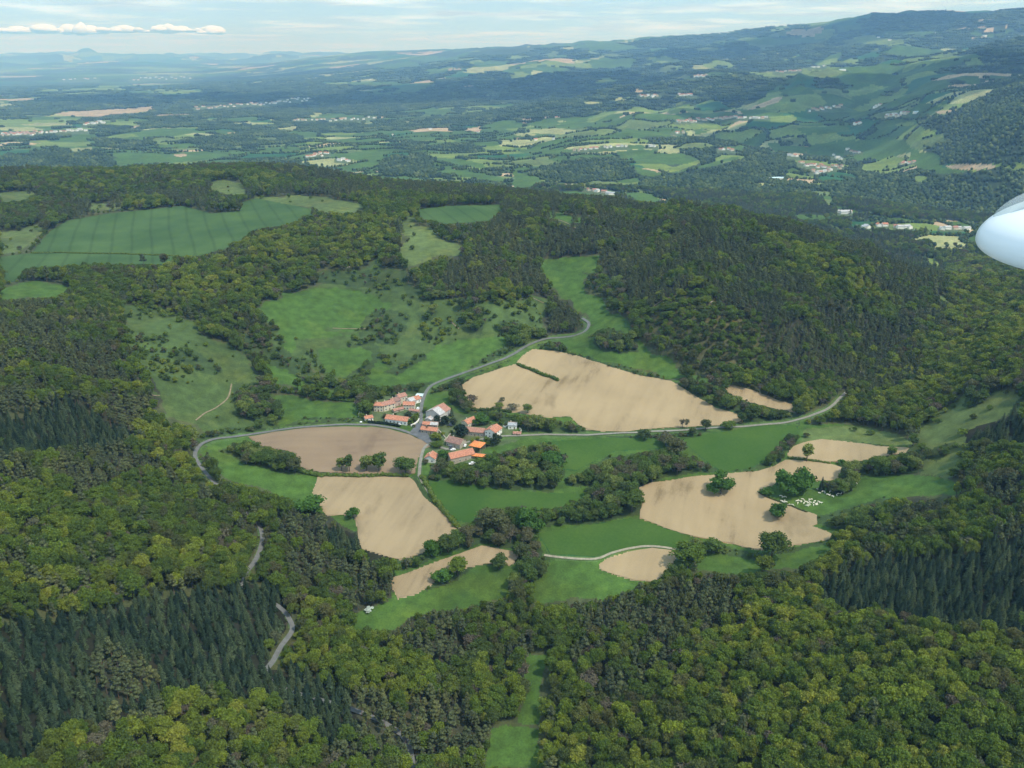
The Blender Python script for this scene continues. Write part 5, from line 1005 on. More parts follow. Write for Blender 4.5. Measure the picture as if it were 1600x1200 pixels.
# cars and small white things in the yards
M_TYRE = simple('tyre', (.02, .02, .02), .9, .1)
def car(px, py, th, body, label, L_=4.2, W=1.75, H=1.45):
    c = at(px, py); e = empty('parked_car', (c.x, c.y, c.z+.35 if False else float(zat(c.x, c.y))+.3), rad(th), label=label, cat='car', group='cars parked in the hamlet')
    a, b = L_/2, W/2
    pr = [(-a, .35), (-a, .75), (-a*.92, .92), (-a*.5, .98), (-a*.30, H), (a*.42, H), (a*.72, 1.0), (a*.97, .9), (a, .7), (a, .35)]
    V = [(x, -b*(.86 if z > 1.1 else 1), z) for x, z in pr]+[(x, b*(.86 if z > 1.1 else 1), z) for x, z in pr]; n_ = len(pr)
    F = [[i, i+1, n_+i+1, n_+i] for i in range(n_-1)]+[[n_-1, 0, n_, 2*n_-1], list(range(n_))[::-1], [n_+i for i in range(n_)]]
    link('body', mesh_np('body', V, F, [body]), e)
    g = MB(); g.box(-a*.34, a*.5, -b*.92, b*.92, 1.02, H-.10); g.box(-a*.47, -a*.30, -b*.8, b*.8, 1.0, 1.28); g.build('windows', [M_GLASS], e)
    for sx in (-.62, .62):
        for sy in (-1, 1):
            bm = bmesh.new(); bmesh.ops.create_cone(bm, cap_ends=True, segments=12, radius1=.32, radius2=.32, depth=.22, matrix=Matrix.Translation((sx*a, sy*b*.93, .32))@Matrix.Rotation(rad(90), 4, 'X')); me = D.meshes.new('wheel'); bm.to_mesh(me); bm.free(); me.materials.append(M_TYRE); link('wheel', me, e)
def paint(n_, c): return simple(n_, c, .3, .03, 1, spec=.5)
PW_, PD_, PS_ = paint('white_paint', (.78, .79, .78)), paint('dark_paint', (.05, .06, .08)), paint('silver_paint', (.5, .52, .54))
car(705, 698, -25, PS_, 'silver car at the west edge of the courtyard'); car(710, 697, -20, PW_, 'white car nearest the old farm wall in the courtyard'); car(714.5, 698.5, 60, PW_, 'white car in the middle of the courtyard')
car(708, 704, 20, PW_, 'white car beside the roof of the long stone barn'); car(704.5, 700.5, 70, PD_, 'dark car in the courtyard'); car(727, 697.5, 80, PW_, 'white car between the old farm and the bright orange barn')
car(706, 662, 20, PW_, 'white car under the dark trees east of the great barn'); car(703, 666, -10, PD_, 'dark car parked east of the great barn'); car(653, 640.5, 78, PW_, 'white van at the side of the village road', 5, 2, 2.1)
car(738, 726, 12, PW_, 'white trailer on the grass south of the cart shed', 5.4, 2.1, 2.0)
# chalk white tank beside the junction hedge
def tank(px, py, label, r=.9):
    c = at(px, py); bm = bmesh.new(); bmesh.ops.create_uvsphere(bm, u_segments=16, v_segments=10, radius=r, matrix=Matrix.Diagonal((1.5, 1, 1, 1))); me = D.meshes.new('gas_tank'); bm.to_mesh(me); bm.free(); me.materials.append(PW_)
    e = empty('gas_tank', (c.x, c.y, c.z+.4), .3, label=label, cat='tank'); link('shell', me, e, (0, 0, r*.9)); f = MB(); f.box(-.9, -.7, -.6, .6, -.4, .5); f.box(.7, .9, -.6, .6, -.4, .5); f.build('leg', [WALL['grey']], e)
tank(624, 665.5, 'white gas tank at the roadside hedge of the long farmhouse'); tank(564, 661, 'white gas tank by the road below the small cottage', .7)

# ------------------------------------------------------------------ hedges
def hedge(px, w, h, mat, label, seed=1, box=False):
    rng = np.random.default_rng(seed); P = np.array(S(px)); x, y, z, r = raycast(P[:, 0], P[:, 1]); parts = []
    for k in range(len(x)-1):
        Lk = math.hypot(x[k+1]-x[k], y[k+1]-y[k]); m = max(2, int(Lk/(w*.45)))
        for q in range(m):
            t = q/m; cx, cy = x[k]+(x[k+1]-x[k])*t, y[k]+(y[k+1]-y[k])*t; hh = h*(rng.uniform(.92, 1.05) if box else rng.uniform(.55, 1.25)); ww = w*(1 if box else rng.uniform(.7, 1.2))
            c = np.array([cx+rng.normal(0, .1*w), cy+rng.normal(0, .1*w), float(zat(cx, cy))+hh*.45]); V, F = blob(c, ww*.6, ww*.6, hh*.55, rng, ICO1, .22); parts.append((V, F))
            k2 = int(26*ww*hh/6)+10; d = rng.normal(0, 1, (k2, 3)); d /= np.linalg.norm(d, axis=1)[:, None]; d[:, 2] = np.abs(d[:, 2])
            parts.append(cards(c+d*np.array([ww*.62, ww*.62, hh*.6]), d, .32, rng))
    tag(link('hedge', leaf_mesh('hedge', parts, mat, rng)), label, 'hedge')
hedge('808,570 818,575 830,579 845,586 858,590 873,596', 2.6, 3.2, M_LEAFG, 'isolated strip of hedge jutting into the big sandy field', 3)
hedge('577,661 590,662 602,663 615,665 626,667', 2.2, 2.2, M_SPRU, 'dark clipped hedge between the long farmhouse and the road', 4, True)
hedge('1232,716 1250,718 1262,720 1280,722 1298,725', 1.6, 1.5, M_LEAFG, 'low dark hedge line between the two sandy fields on the right', 5)
hedge('660,748 668,762 676,778 690,796 704,812 716,826', 3.2, 3.4, M_LEAFG, 'hedge beside the track down the right edge of the sandy field', 6)
hedge('455,733 480,741 500,744 530,744 560,745 600,743 640,745', 2.6, 2.6, M_LEAFG, 'hedge separating the brown field from the sandy field below it', 7)
hedge('731,640 745,642 770,641 800,645', 2.4, 2.4, M_LEAFG, 'hedge along the lower edge of the brown corner of the big sandy field', 8)
hedge('1186,770 1200,778 1222,786 1241,793 1262,801', 1.2, .9, M_LEAFG, 'thin fence hedge between the cow pasture and the sandy field', 9)
hedge('50,396 100,395 190,397 250,399 280,401', 2.4, 1.8, M_LEAFG, 'hedge strip dividing the two dark green plateau crops', 10)
hedge('720,742 730,735 745,733 760,735', 2.5, 2.2, M_LEAFG, 'garden hedge south of the stone barn', 11)
hedge('440,612 470,616 500,622 530,626 556,628', 2.8, 2.6, M_LEAFG, 'hedge along the top of the terrace meadow west of the hamlet', 12)
hedge('575,640 580,650 572,660', 2.0, 2.0, M_LEAFG, 'garden hedge beside the small white cottage', 13)

# ------------------------------------------------------------------ single trees one can point to
RND2 = np.random.default_rng(5)
TSM = trunk_mesh('trunk', M_BARK, 4.2, .16, 77, 3)
TR = {'oak': [(broad_crown('crown', M_OAK, 200+i, 11, 12, 12, 1700, .5, .07, .82, .85), tb[i]) for i in range(2)],
      'light': K['hedge'], 'bare': K['grey'], 'round': [(broad_crown('crown', M_OAK, 210, 5.2, 5.4, 7, 420, .4, .05), TSM)],
      'conifer': K['spruce'], 'dark': [(broad_crown('crown', M_SPRU, 215, 9, 8, 9, 800, .5, .06), TSM)],
      'white': [(broad_crown('crown', M_WHITE, 220, 6, 6.5, 8, 600, .42, .06), TSM)], 'red': [(broad_crown('crown', M_DRED, 221, 6, 6.5, 8, 500, .42, .05), TSM)],
      'yellow': K['broad'], 'poplar': [(broad_crown('crown', M_LEAFG, 222, 13, 5.2, 9, 700, .45, .15, .7, 1.2), tb[0])]}
HH = {'oak': (11, 12), 'light': (11.5, 9), 'bare': (11, 7.5), 'round': (5.2, 5.4), 'conifer': (10.5, 6.8), 'dark': (9, 8), 'white': (6, 6.5), 'red': (6, 6.5), 'yellow': (12.5, 10), 'poplar': (13, 5.2)}
TPOS = []
def tree(k, px, py, hp, wp, label, name=None, cat='tree'):
    if k not in ('conifer', 'poplar'): py = py-wp*.17
    c = at(px, py); r = (c-Vector((0, 0, CAMZ))).length; TPOS.append((c.x, c.y, wp*r/FPX*.45)); dep = math.asin((CAMZ-c.z)/r); H, W = HH[k]
    w = wp*r/FPX; h = max((hp*r/FPX-w*math.sin(dep)*.62)/math.cos(dep), w*.55)
    v = TR[k][int(RND2.integers(len(TR[k])))]
    e = empty(name or {'oak': 'oak_tree', 'conifer': 'spruce_tree', 'white': 'blossom_tree', 'red': 'copper_tree', 'bare': 'bare_tree'}.get(k, 'field_tree'), c, float(RND2.uniform(0, 6.28)), label=label, cat=cat)
    e.scale = (w/W, w/W, h/H); link('crown', v[0], e); link('trunk', v[1], e)
tree('oak', 1126, 778, 36, 35, 'big round oak standing alone in the sandy field above the stream belt')
tree('oak', 1211, 813, 26, 26, 'small round oak at the tip of the dark stain below the cows')
tree('oak', 1230, 776, 38, 36, 'bright green oak forming the left half of the clump above the cows'); tree('oak', 1253, 774, 37, 36, 'olive oak forming the right half of the clump above the cows')
tree('round', 1197, 778, 17, 18, 'small bush tree at the left corner of the cow pasture', 'field_bush', 'bush')
tree('conifer', 1283, 766, 24, 12, 'small dark conifer right of the oak clump above the cows')
tree('poplar', 1260, 721, 32, 16, 'slim tree on the hedge line between the two right hand sandy fields')
tree('round', 1315, 727, 9, 11, 'small dark bush at the right end of the low hedge line', 'field_bush', 'bush')
tree('oak', 487, 807, 31, 38, 'round dark oak on the meadow left of the sandy field'); tree('round', 551, 813, 21, 20, 'small round tree at the notch in the sandy field', 'field_tree')
tree('white', 577, 959, 12, 13, 'white blossoming shrub tree at the edge of the lower wood')
tree('bare', 784, 634, 14, 12, 'small bare tree inside the big sandy field above the hamlet'); tree('light', 824, 648, 18, 14, 'thin leafy tree at the lower edge of the big sandy field')
tree('poplar', 534, 736, 26, 14, 'left of three tree groups on the hedge under the brown field'); tree('poplar', 546, 737, 32, 14, 'tall narrow tree on the hedge under the brown field')
tree('light', 573, 740, 34, 22, 'rounded grey green tree on the middle of the hedge under the brown field'); tree('light', 592, 740, 36, 24, 'broad tree right of the rounded one on the hedge under the brown field')
tree('light', 634, 744, 30, 30, 'broad tree at the right end of the hedge under the brown field, beside the lane')
tree('light', 1102, 675, 21, 16, 'light green cone shaped tree beside the east road'); tree('light', 1137, 673, 16, 22, 'low spreading tree where the east road passes the tip of the big field')
tree('bare', 1066, 671, 18, 8, 'left one of two bare poles of trees beside the east road'); tree('bare', 1073, 671, 18, 8, 'right one of two bare poles of trees beside the east road')
tree('light', 1006, 691, 22, 20, 'olive tree beside the east road above the dark green crop'); tree('light', 1082, 683, 16, 14, 'small tree on the lower verge of the east road')
tree('light', 1040, 700, 26, 26, 'pale green tree between the two dark green crops'); tree('light', 1055, 718, 36, 30, 'tall pale green tree on top of the belt between the crops')
tree('oak', 862, 738, 34, 36, 'large olive oak in the gardens east of the hamlet'); tree('red', 799, 718, 12, 13, 'dark copper leaved bush in the garden east of the cart shed', 'copper_bush', 'bush')
tree('dark', 683, 663, 15, 12, 'left dark tree against the front of the great barn'); tree('dark', 695, 666, 17, 17, 'middle dark tree against the front of the great barn'); tree('dark', 708, 666, 15, 14, 'right dark tree beside the great barn')
tree('conifer', 706, 650, 18, 9, 'dark conifer behind the right corner of the great barn'); tree('dark', 720, 687, 26, 26, 'large dark green tree behind the old dark red farm'); tree('oak', 752, 668, 20, 22, 'round green tree between the red roofed houses')
tree('yellow', 684, 701, 13, 17, 'yellow green round tree at the road fork'); tree('oak', 695, 720, 18, 19, 'dark green tree between the roadside house and the stone barn'); tree('dark', 775, 698, 22, 18, 'dark tree right of the bright orange barn')
tree('dark', 638, 654, 11, 14, 'dark round tree behind the long farmhouse'); tree('light', 665, 727, 10, 9, 'small bush tree beside the lane below the roadside house'); tree('light', 730, 645, 20, 22, 'tree at the brown corner of the big sandy field')
tree('bare', 737, 636, 22, 16, 'greyish tree at the left corner of the big sandy field'); tree('dark', 668, 676, 12, 12, 'dark shrub tree left of the stone cottages')
tree('yellow', 800, 735, 22, 26, 'pale olive tree in the middle of the orchard south of the hamlet'); tree('yellow', 720, 748, 26, 30, 'bright green tree at the corner of the orchard meadow')
tree('light', 780, 640, 12, 14, 'small greenish tree under the bare tree in the big field'); tree('bare', 800, 644, 15, 18, 'brownish tree on the hedge under the big field')
tree('oak', 826, 835, 44, 40, 'large grey green oak on the stream belt right of the sandy fields'); tree('light', 770, 838, 46, 42, 'pale green broad tree at the bend of the stream belt'); tree('yellow', 987, 806, 42, 40, 'bright green oak at the left tip of the large right hand sandy field')
tree('oak', 690, 912, 26, 30, 'left dark green tree of the belt above the lower meadow'); tree('yellow', 715, 905, 36, 34, 'bright green tree on the belt above the lower meadow'); tree('light', 780, 893, 30, 26, 'greyish tree at the right end of the belt above the lower meadow')
tree('oak', 675, 873, 30, 26, 'dark green tree at the bottom edge of the left sandy field'); tree('yellow', 700, 868, 34, 30, 'bright green tree at the bottom corner of the left sandy field')
tree('yellow', 1075, 896, 46, 50, 'bright green oak right of the small sandy field'); tree('light', 1115, 868, 30, 30, 'greyish tree at the lower edge of the large right hand sandy field'); tree('yellow', 1205, 880, 48, 40, 'pale green tree rising in front of the lower edge of the large sandy field')

# pale rocks of the old quarry and of the thin soil
M_ROCK = simple('pale_rock', (.38, .35, .30), .95, .3, .8)
for i, (px, py, q) in enumerate(((1075, 459, 1.6), (1084, 456, 1.2), (1098, 462, 1.8), (1112, 472, 1.5), (1122, 478, 2.0), (1130, 487, 1.4), (1050, 466, 1.5), (1036, 473, 1.3), (1016, 486, 1.6), (1062, 478, 1.1), (1090, 484, 1.3), (1143, 1072, 2.0), (1152, 1080, 1.6), (655, 432, 1.3), (535, 418, 1.0), (545, 417, 1.1))):
    rg_ = np.random.default_rng(300+i); V = []; F = []
    parts = [blob(rg_.normal(0, q*.9, 3)*np.array([1, 1, .1]), q*rg_.uniform(.4, .9), q*rg_.uniform(.4, .9), q*rg_.uniform(.3, .6), rg_, ICO1, .35) for _ in range(4)]
    me = leaf_mesh('rock', parts, M_ROCK, rg_); where = 'above the young trees of the old quarry slope' if px > 990 and py < 500 else 'showing among the lower right woods' if py > 1000 else 'on the dry pasture above the hamlet'
    tag(link('rock', me, None, at(px, py)), 'pale rock outcrop '+where, 'rock', 'rock outcrops '+where)

# ------------------------------------------------------------------ cows
def skin_mesh(name, pts, edges, radii, mats, sub=1, root=0):
    me = D.meshes.new(name); me.from_pydata(pts, edges, []); o = D.objects.new(name, me); COL.objects.link(o)
    sk = o.modifiers.new('s', 'SKIN'); sk.use_smooth_shade = True
    for i, r in enumerate(radii): me.skin_vertices[0].data[i].radius = (r if isinstance(r, tuple) else (r, r))
    me.skin_vertices[0].data[root].use_root = True
    ss = o.modifiers.new('b', 'SUBSURF'); ss.levels = sub
    dg = bpy.context.evaluated_depsgraph_get(); out = D.meshes.new_from_object(o.evaluated_get(dg)); out.name = name
    D.objects.remove(o); out.materials.clear()
    for m in mats: out.materials.append(m)
    return out
M_COW = simple('cream_hide', (.80, .74, .62), .85, .1, 2); M_HORN = simple('horn', (.45, .38, .28), .6, .1); M_HOOF = simple('hoof', (.07, .06, .05), .8, .1)
def cow_mesh(pose):
    z = 1.02 if pose != 'lying' else .48
    P = [(-.75, 0, z+.03), (-.2, 0, z-.03), (.45, 0, z), (.82, 0, z+.05)]; R = [(.30, .33), (.36, .40), (.34, .38), (.24, .28)]; E = [(0, 1), (1, 2), (2, 3)]
    def add(p, r, par): P.append(p); R.append((r, r)); E.append((par, len(P)-1)); return len(P)-1
    if pose == 'grazing': n_ = add((1.15, .05, .72), .17, 3); h = add((1.42, .08, .36), .15, n_); add((1.60, .10, .12), .09, h)
    else: n_ = add((1.12, 0, z+.28), .17, 3); h = add((1.38, .05, z+.36), .16, n_); add((1.66, .08, z+.18), .10, h)
    for sx, par in ((-.78, 0), (.62, 3)):
        for sy in (-.24, .24):
            if pose == 'lying': a = add((sx+.1, sy*1.6, .26), .13, par); b = add((sx+.45, sy*1.9, .12), .08, a); add((sx+.1, sy*2.0, .07), .06, b)
            else:
                bk = -.08 if sx < 0 else .02
                a = add((sx+.02, sy, .66), .13, par); b = add((sx+bk, sy, .40), .075, a); c = add((sx+.0, sy, .12), .06, b); add((sx+.03, sy, .0), .07, c)
    t = add((-1.08, 0, z+.10), .05, 0); add((-1.16, 0, z-.5), .035, t)
    return skin_mesh('cow', P, E, R, [M_COW], 1, 1)
COWM = {p: cow_mesh(p) for p in ('grazing', 'standing', 'lying')}
def horns(pose):
    z = 1.38 if pose == 'standing' else .84 if pose == 'lying' else .46; x = 1.36; m = MB()
    for s in (-1, 1): m.add([(x, s*.10, z+.05), (x+.06, s*.10, z+.05), (x+.03, s*.10, z+.11), (x+.12, s*.30, z+.24)], [(0, 1, 3), (1, 2, 3), (2, 0, 3)]); m.add([(x-.05, s*.14, z), (x-.02, s*.14, z-.10), (x-.10, s*.34, z-.06)], [(0, 1, 2), (2, 1, 0)])
    me = D.meshes.new('horns'); me.from_pydata(m.V, [], m.F); me.materials.append(M_HORN); return me
HORN = {p: horns(p) for p in COWM}
COWS = '1220,776 1223.5,778 1227,777.5 1221,783 1226,783 1223.5,786 1228,785.5 1233,789 1238,790 1245,784 1246.5,787 1249.5,783 1252,785 1254,781 1256.5,783 1259,784.5 1256,787.5 1264,782 1267.5,781.5 1266,785 1263,787.5 1271,787 1273,784 1275.5,787.5 1279,785 1282,787 1261,791.5 1263.5,789.5 1271,790.5 1276,790 1277,765.5 1280,770.5 1285.5,769 1288.5,770.5 1293,774 1296.5,774 1297,769 1300,766.5 1301,777 1307.5,774.5 1309.5,772.5 1314,772.5 1318,770 1321,763.5 1325,767 1338,756.5'
for i, (px, py) in enumerate(S(COWS)):
    c = at(px, py); pose = ['grazing', 'standing', 'grazing', 'lying'][i % 4]; k = float(RND2.uniform(.8, 1.02))
    g, lb = ('cows in the left bunch', 'cream white cow in the small left bunch by the sandy field edge') if px < 1240 else ('cows in the middle bunch', 'cream white cow in the tight middle bunch of the herd') if px < 1284 and py > 779 else ('cows below the trees', 'cream white cow spread out below the trees at the upper right of the herd')
    e = empty('cow', c, float(RND2.choice([0.2, 2.9, -.5, 2.2, 1.2, 3.6])+RND2.normal(0, .3)), label=lb, cat='cow', group=g); e.scale = (k, k, k)
    link('body', COWM[pose], e); link('horns', HORN[pose], e)

# ------------------------------------------------------------------ villages of the plain
def far_house_mesh(name, roof, wall, L_=13, W=8.5, he=4.5, hr=7):
    a, b = L_/2, W/2; V = [(-a, -b, -4), (a, -b, -4), (a, b, -4), (-a, b, -4), (-a, -b, he), (a, -b, he), (a, b, he), (-a, b, he), (-a, 0, hr), (a, 0, hr)]
    F = [[0, 1, 5, 4], [2, 3, 7, 6], [1, 2, 6, 9, 5], [3, 0, 4, 8, 7]]; rv, rf = roof_mesh(L_, W, he, hr); n_ = len(V)
    me = mesh_np(name, V+rv, F+[[i+n_ for i in f] for f in rf], [wall, roof], [0]*4+[1]*len(rf)); return me
FH = [far_house_mesh('village_house', ROOF['pink'], WALL['cream']), far_house_mesh('village_house', ROOF['orange'], WALL['white'], 11, 9), far_house_mesh('village_house', ROOF['dark'], WALL['white'], 15, 8), far_house_mesh('village_house', ROOF['grey'], WALL['white'], 14, 10, 5, 7), far_house_mesh('village_house', ROOF['slate'], WALL['white'], 9, 9, 5, 7.5)]
FS = [far_house_mesh('farm_shed', ROOF['slate'], WALL['white'], 28, 12, 5, 7), far_house_mesh('farm_shed', ROOF['blue'], WALL['white'], 32, 13, 5, 6.6), far_house_mesh('farm_shed', ROOF['orange'], WALL['cream'], 26, 12, 5, 7.6)]
for x0, y0, x1, y1, t, n_, pal, s, where in VIL:
    for k in range(n_):
        u = (k+RND2.uniform(.1, .9))/n_; px = x0+(x1-x0)*u; py = y0+(y1-y0)*u+RND2.uniform(-.5, .5)*t
        x, y, z, r = raycast(px, py)
        if r[0] > 60000: continue
        o = link('village_house', FH[int(pal[int(RND2.integers(len(pal)))])], None, (x[0], y[0], z[0]), (0, 0, float(RND2.choice([0, .3, 1.5, 1.9, -.4])+RND2.normal(0, .15)))); q = s*float(RND2.uniform(.85, 1.2)); o.scale = (q, q, q**.5*1.1)
        tag(o, 'house in the '+where if len(('house in the '+where).split()) <= 16 else where, 'house', where)
for px, py, k, lb in ((1199,281,0,'pale shed left of the two white greenhouses in the wood'),(1212,280,1,'left white greenhouse roof among the trees'),(1222,280,1,'right white greenhouse roof among the trees'),
    (855,184,2,'left one of two orange barns in the middle plain'),(871,184,2,'right one of two orange barns in the middle plain'),(1316,110,1,'long white hall on the high green slope'),(957,304,0,'white farm shed at the right end of the farm behind the ridge'),
    (1432,177,1,'bluish works hall at the foot of the right hand hill'),(1195,184,0,'white hall ending the long street village')):
    x, y, z, r = raycast(px, py); q = max(1.0, r[0]/4200)*.9; o = link('farm_shed', FS[k], None, (x[0], y[0], z[0]), (0, 0, .15)); o.scale = (q, q, 1.1); tag(o, lb, 'shed', 'halls and sheds of the plain')

# ------------------------------------------------------------------ the wing tip of the aircraft, five metres to the right
def wing():
    M_W = simple('white_gelcoat', (.80, .82, .82), .28, .02, 2, spec=.5)
    m, nt, o = new_mat('light_cover'); p = nn(nt, 'ShaderNodeBsdfPrincipled'); p.inputs['Base Color'].default_value = (.75, .80, .80, 1); p.inputs['Roughness'].default_value = .15; p.inputs['Transmission Weight'].default_value = .0
    tr = nn(nt, 'ShaderNodeBsdfTransparent'); tr.inputs[0].default_value = (.86, .89, .88, 1); mx = nn(nt, 'ShaderNodeMixShader'); mx.inputs[0].default_value = .28; nt.links.new(tr.outputs[0], mx.inputs[1]); nt.links.new(p.outputs[0], mx.inputs[2]); nt.links.new(mx.outputs[0], o.inputs[0])
    DIST = 5.0
    def pt(px, py): dx, dy, dz = pdir(px, py); v = Vector((float(dx), float(dy), float(dz))); return Vector((0, 0, CAMZ))+v*(DIST/v.length)
    c = pt(1524, 371); k = DIST/FPX*.93
    X = (pt(1624, 371)-c).normalized(); Zv = Vector((0, 0, 1)); Yv = Zv.cross(X).normalized(); Zv = X.cross(Yv)
    e = D.objects.new('aircraft_wing', None); COL.objects.link(e); e.matrix_world = Matrix.Translation(c)@Matrix((X, Yv, Zv)).transposed().to_4x4()
    tag(e, 'white rounded wing tip of the aircraft at the right edge', 'aircraft wing')
    # local: x outward from the nose, z up. lofted rings
    def loft(fn, n_=28, m_=32):
        V = []; F = []
        for i in range(n_):
            t = i/(n_-1); x, up, dn, dp, zc = fn(t)
            for q in range(m_):
                a = 2*math.pi*q/m_; s, c_ = math.sin(a), math.cos(a); V.append((x, dp*c_, zc+(up if s > 0 else dn)*s))
        for i in range(n_-1):
            for q in range(m_): F.append([i*m_+q, (i+1)*m_+q, (i+1)*m_+(q+1) % m_, i*m_+(q+1) % m_])
        F.append(list(range(m_))); F.append([(n_-1)*m_+q for q in range(m_)][::-1]); return V, F
    def tip(t):
        x = 1.0*t**2.0; L_ = 170*k; u = min(x/L_, 1.0); g = math.sqrt(max(0, 1-(1-u)**2)); return x, g*.232+1e-4, g*.175+1e-4, .55*g+.35*max(0, x-.3)+1e-4, 2*k*0
    V, F = loft(tip); link('wing_tip', mesh_np('wing_tip', V, F, [M_W], smooth=True), e)
    def cover(t):
        x = .062+.9*t**1.6; u = min((x-.062)/.50, 1.0); g = math.sqrt(max(0, 1-(1-u)**2)); return x, g*.222+.001, g*.05+.001, .25*g+.001, .068
    V, F = loft(cover); link('light_cover', mesh_np('light_cover', V, F, [m], smooth=True), e)
    lm = simple('orange_lamp', (.75, .38, .18), .3, .05); bm = bmesh.new(); bmesh.ops.create_uvsphere(bm, u_segments=12, v_segments=8, radius=.018, matrix=Matrix.Diagonal((2.2, 1, .8, 1))); me = D.meshes.new('navigation_lamp'); bm.to_mesh(me); bm.free(); me.materials.append(lm); link('navigation_lamp', me, e, (.24, -.12, .212))
    return e
wing()
# ------------------------------------------------------------------ clouds, all above and beyond the hazy air
def cloud_material():
    m, nt, o = new_mat('cloud_white'); d = nn(nt, 'ShaderNodeBsdfDiffuse'); d.inputs[0].default_value = (.86, .88, .90, 1); nt.links.new(d.outputs[0], o.inputs[0]); return m
M_CLOUD = cloud_material()
def cloud(cx, cy, base, lx, ly, hz, seed, label, puffs=26, rz=0.0):
    rng = np.random.default_rng(seed); parts = []
    for i in range(puffs):
        a = rng.uniform(0, 6.28); q = math.sqrt(rng.uniform(0, 1)); x = math.cos(a)*q*lx/2; y = math.sin(a)*q*ly/2
        r = rng.uniform(.10, .24)*min(lx, ly)*(1.25-.7*q)+.03*lx; h = hz*(1.15-.8*q)*rng.uniform(.5, 1.0)
        V, F = blob(np.array([x, y, 0]), r*1.3, r, h, rng, ICO2, .12); V[:, 2] = np.where(V[:, 2] < 0, V[:, 2]*.25, V[:, 2])+rng.uniform(-.12, .12)*hz; parts.append((V, F))
    me = leaf_mesh('cloud', parts, M_CLOUD, rng); me.polygons.foreach_set('use_smooth', [True]*len(me.polygons))
    o = link('cloud', me, None, (cx, cy, base), (0, 0, rz)); tag(o, label, kind='stuff')
ZTOP = max(float(Z.max()), CAMZ)+60
CB = ZTOP+520
def shade(px, py, lx, ly, seed, lb):
    x, y, z, r = raycast(px, py); k = (CB-z[0])/math.tan(rad(SUN_EL)); cloud(x[0]+sd.x/math.hypot(sd.x, sd.y)*k, y[0]+sd.y/math.hypot(sd.x, sd.y)*k, CB, lx, ly, 420, seed, lb, 22)
shade(620, 152, 3200, 1700, 1, 'cumulus shading the dark wood in the central distance'); shade(760, 140, 2200, 1500, 2, 'cumulus right of the central distance')
shade(1500, 120, 2600, 1500, 3, 'cumulus over the right hand mountain flank'); shade(980, 128, 1700, 900, 4, 'cumulus over the middle ridge'); shade(1300, 60, 4200, 2200, 5, 'cumulus over the far right mountain')
shade(240, 156, 2600, 1600, 6, 'cumulus over the plain wood on the left'); shade(420, 118, 3000, 1800, 8, 'cumulus over the far plain')
rng_c = np.random.default_rng(8)
# the band of cumulus low over the left horizon
for i, (px, w) in enumerate(((20, 2600), (66, 1500), (125, 2200), (190, 2700), (262, 2300), (330, 1300))):
    dx, dy, dz = pdir(px, 56); k = 47000/math.hypot(dx, dy); cloud(dx*k, dy*k, CAMZ+dz*k+(ZTOP-1000)*.0+170+rng_c.uniform(-60, 60), w, 1500, 300+90*(i % 3), 30+i, 'low white cumulus in the bank over the left horizon', 16, -math.atan2(dx, dy))
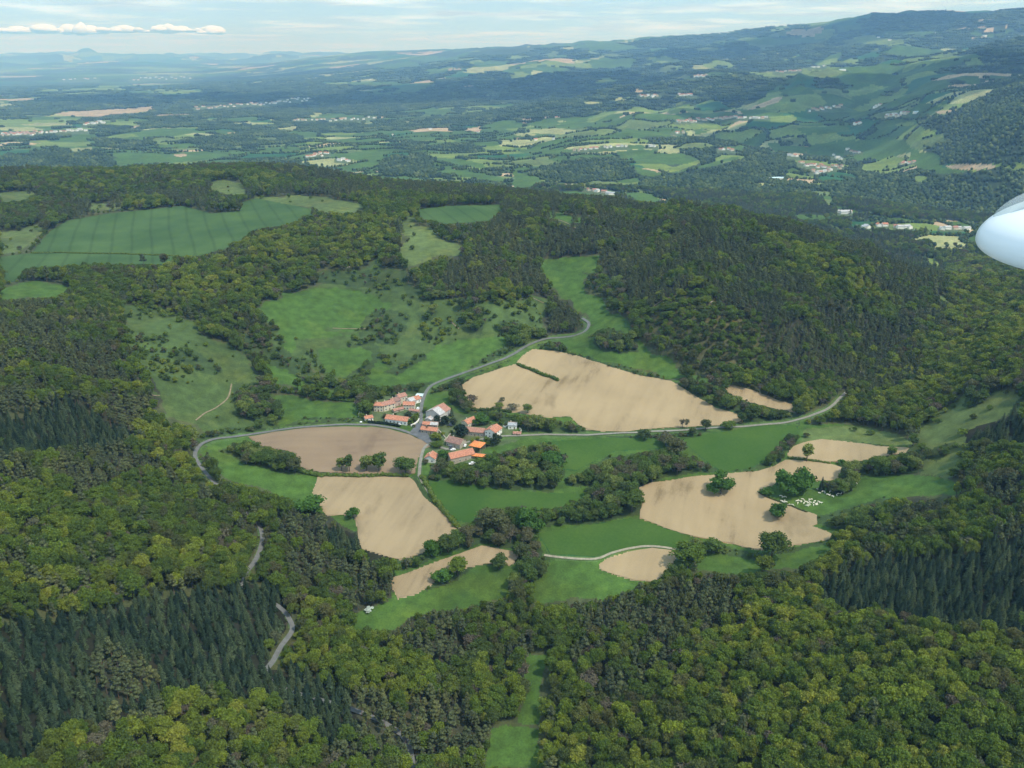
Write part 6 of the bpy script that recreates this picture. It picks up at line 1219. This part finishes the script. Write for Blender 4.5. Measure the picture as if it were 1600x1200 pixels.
# ------------------------------------------------------------------ the nearest trees stand on their own, the rest fill the woods
def flush_woods():
    spec = {
     'broad': ('broadleaf_tree', 'broadleaf tree', 'broadleaf_woods', 'mixed olive and bright green broadleaf woods on the slopes', 300),
     'pale': ('spring_tree', 'young leaved tree', 'spring_woods', 'yellow green freshly leaved woods on the slopes', 300),
     'pine': ('pine_tree', 'pine tree', 'pine_woods', 'grey green pine woods on the slopes', 300),
     'spruce': ('spruce_tree', 'spruce tree', 'spruce_woods', 'dark green spruce plantations', 300),
     'hedge': ('hedgerow_tree', 'hedgerow tree', 'hedgerow_trees', 'green trees in the hedgerows and along the stream', 300),
     'grey': ('bare_tree', 'bare tree', 'bare_trees', 'greyish trees still nearly without leaves', 120),
     'bush': ('bush', 'bush', 'hedge_bushes', 'low bushes of the field hedges', 120),
     'scrub': ('scrub_bush', 'shrub', 'scrub', 'scrub bushes dotted over the rough pasture and wood edges', 150)}
    labs = {
     'broad': [('olive green broadleaf tree in the wood left of the stream meadow', 'broadleaf trees left of the stream meadow'), ('yellowish green broadleaf tree in the wood right of the stream meadow', 'broadleaf trees right of the stream meadow')],
     'pale': [('bright yellow green tree in spring and reflection tinted woods left of the stream meadow', 'freshly leaved trees left of the stream meadow'), ('bright yellow green freshly leaved tree right of the stream meadow', 'freshly leaved trees right of the stream meadow')],
     'pine': [('grey green pine among broadleaf trees left of the stream meadow', 'pines left of the stream meadow'), ('grey green pine in the wood right of the stream meadow', 'pines right of the stream meadow')],
     'spruce': [('dark green spruce in the plantation below the winding road', 'spruces below the winding road'), ('dark green spruce in the plantation on the right hillside', 'spruces on the right hillside')],
     'hedge': [('green tree in a hedgerow or stream belt west of the hamlet lane', 'hedgerow trees west of the lane'), ('green tree in a hedgerow or stream belt east of the hamlet lane', 'hedgerow trees east of the lane')],
     'grey': [('greyish tree with hardly any leaves in a hedgerow west of the lane', 'bare trees west of the lane'), ('greyish tree with hardly any leaves in a hedgerow east of the lane', 'bare trees east of the lane')],
     'bush': [('low green bush in a field hedge west of the lane', 'hedge bushes west of the lane'), ('low green bush in a field hedge east of the lane', 'hedge bushes east of the lane')],
     'scrub': [('rounded scrub bush on the left pasture or wood edge', 'scrub bushes on the left slopes'), ('rounded scrub bush on the right wood edge or clearing', 'scrub bushes on the right slopes')]}
    for key, (nm, cat, wn, wl, lim) in spec.items():
        A = np.concatenate(BAG[key]); ok = np.ones(len(A), bool)
        for bx, by, th, l, w, he in BLD:
            c_, s_ = math.cos(th), math.sin(th); dx = A[:, 0]-bx; dy = A[:, 1]-by; u = dx*c_+dy*s_; v = -dx*s_+dy*c_; m = 2.2+2.2*(key not in ('bush', 'scrub'))
            ok &= ~((np.abs(u) < l+m) & (np.abs(v) < w+m)) & ~((np.abs(u) < l+1) & (dy < 0) & (dy > -w-7))
        for bx, by, w in TPOS: ok &= np.hypot(A[:, 0]-bx, A[:, 1]-by) > w
        A = A[ok]; H = {'broad': 12, 'pale': 12, 'pine': 14, 'spruce': 10.5, 'hedge': 11, 'grey': 11, 'bush': 3.4, 'scrub': 4.6}[key]
        r = np.sqrt(A[:, 0]**2+A[:, 1]**2+(CAMZ-A[:, 2])**2); px, py = project(A[:, 0], A[:, 1], A[:, 2]+H*A[:, 4]*.8)
        _, vis, *_ = seen_class(A[:, 0], A[:, 1], A[:, 2])
        inf = (px > 8) & (px < 1592) & (py > 8) & (py < 1196) & vis
        score = np.where(inf, A[:, 3]*A[:, 4]/r**2, 0); order = np.argsort(-score); pick = order[:lim]; pick = pick[score[pick] > 0]; rest = np.setdiff1d(np.arange(len(A)), pick)
        vs = K[key]
        for i in pick:
            x, y, z, s, sz = A[i]; v = vs[int(RNG.integers(len(vs)))]; side = 0 if project(x, y, z)[0] < (840 if key in ('broad', 'pale', 'pine', 'spruce', 'scrub') else 660) else 1
            e = empty(nm, (x, y, z), float(RNG.uniform(0, 6.28)), label=labs[key][side][0], cat=cat, group=labs[key][side][1]); e.scale = (s, s, sz)
            link('crown', v[0], e); link('trunk', v[1], e)
        B = A[rest]
        wood(wn, [v[2] for v in vs], B[:, :3], np.c_[B[:, 3], B[:, 3], B[:, 4]], len(vs), wl)
        print(key, len(A))
flush_woods()
def build_haze():
    me = D.meshes.new('haze'); m, nt, o = new_mat('air_haze'); v = nn(nt, 'ShaderNodeVolumePrincipled')
    v.inputs['Color'].default_value = (.33, .60, 1.0, 1); v.inputs['Absorption Color'].default_value = (1, 1, 1, 1); v.inputs['Density'].default_value = 6.6e-5; v.inputs['Anisotropy'].default_value = .25
    nt.links.new(v.outputs[0], o.inputs['Volume'])
    zlo = float(Z.min())-1; zhi = ZTOP
    mb = MB(); mb.box(-70200, 70200, -400, 70200, zlo, zhi); ob = mb.build('haze', m); tag(ob, kind='stuff')
    m.cycles.homogeneous_volume = True
build_haze()
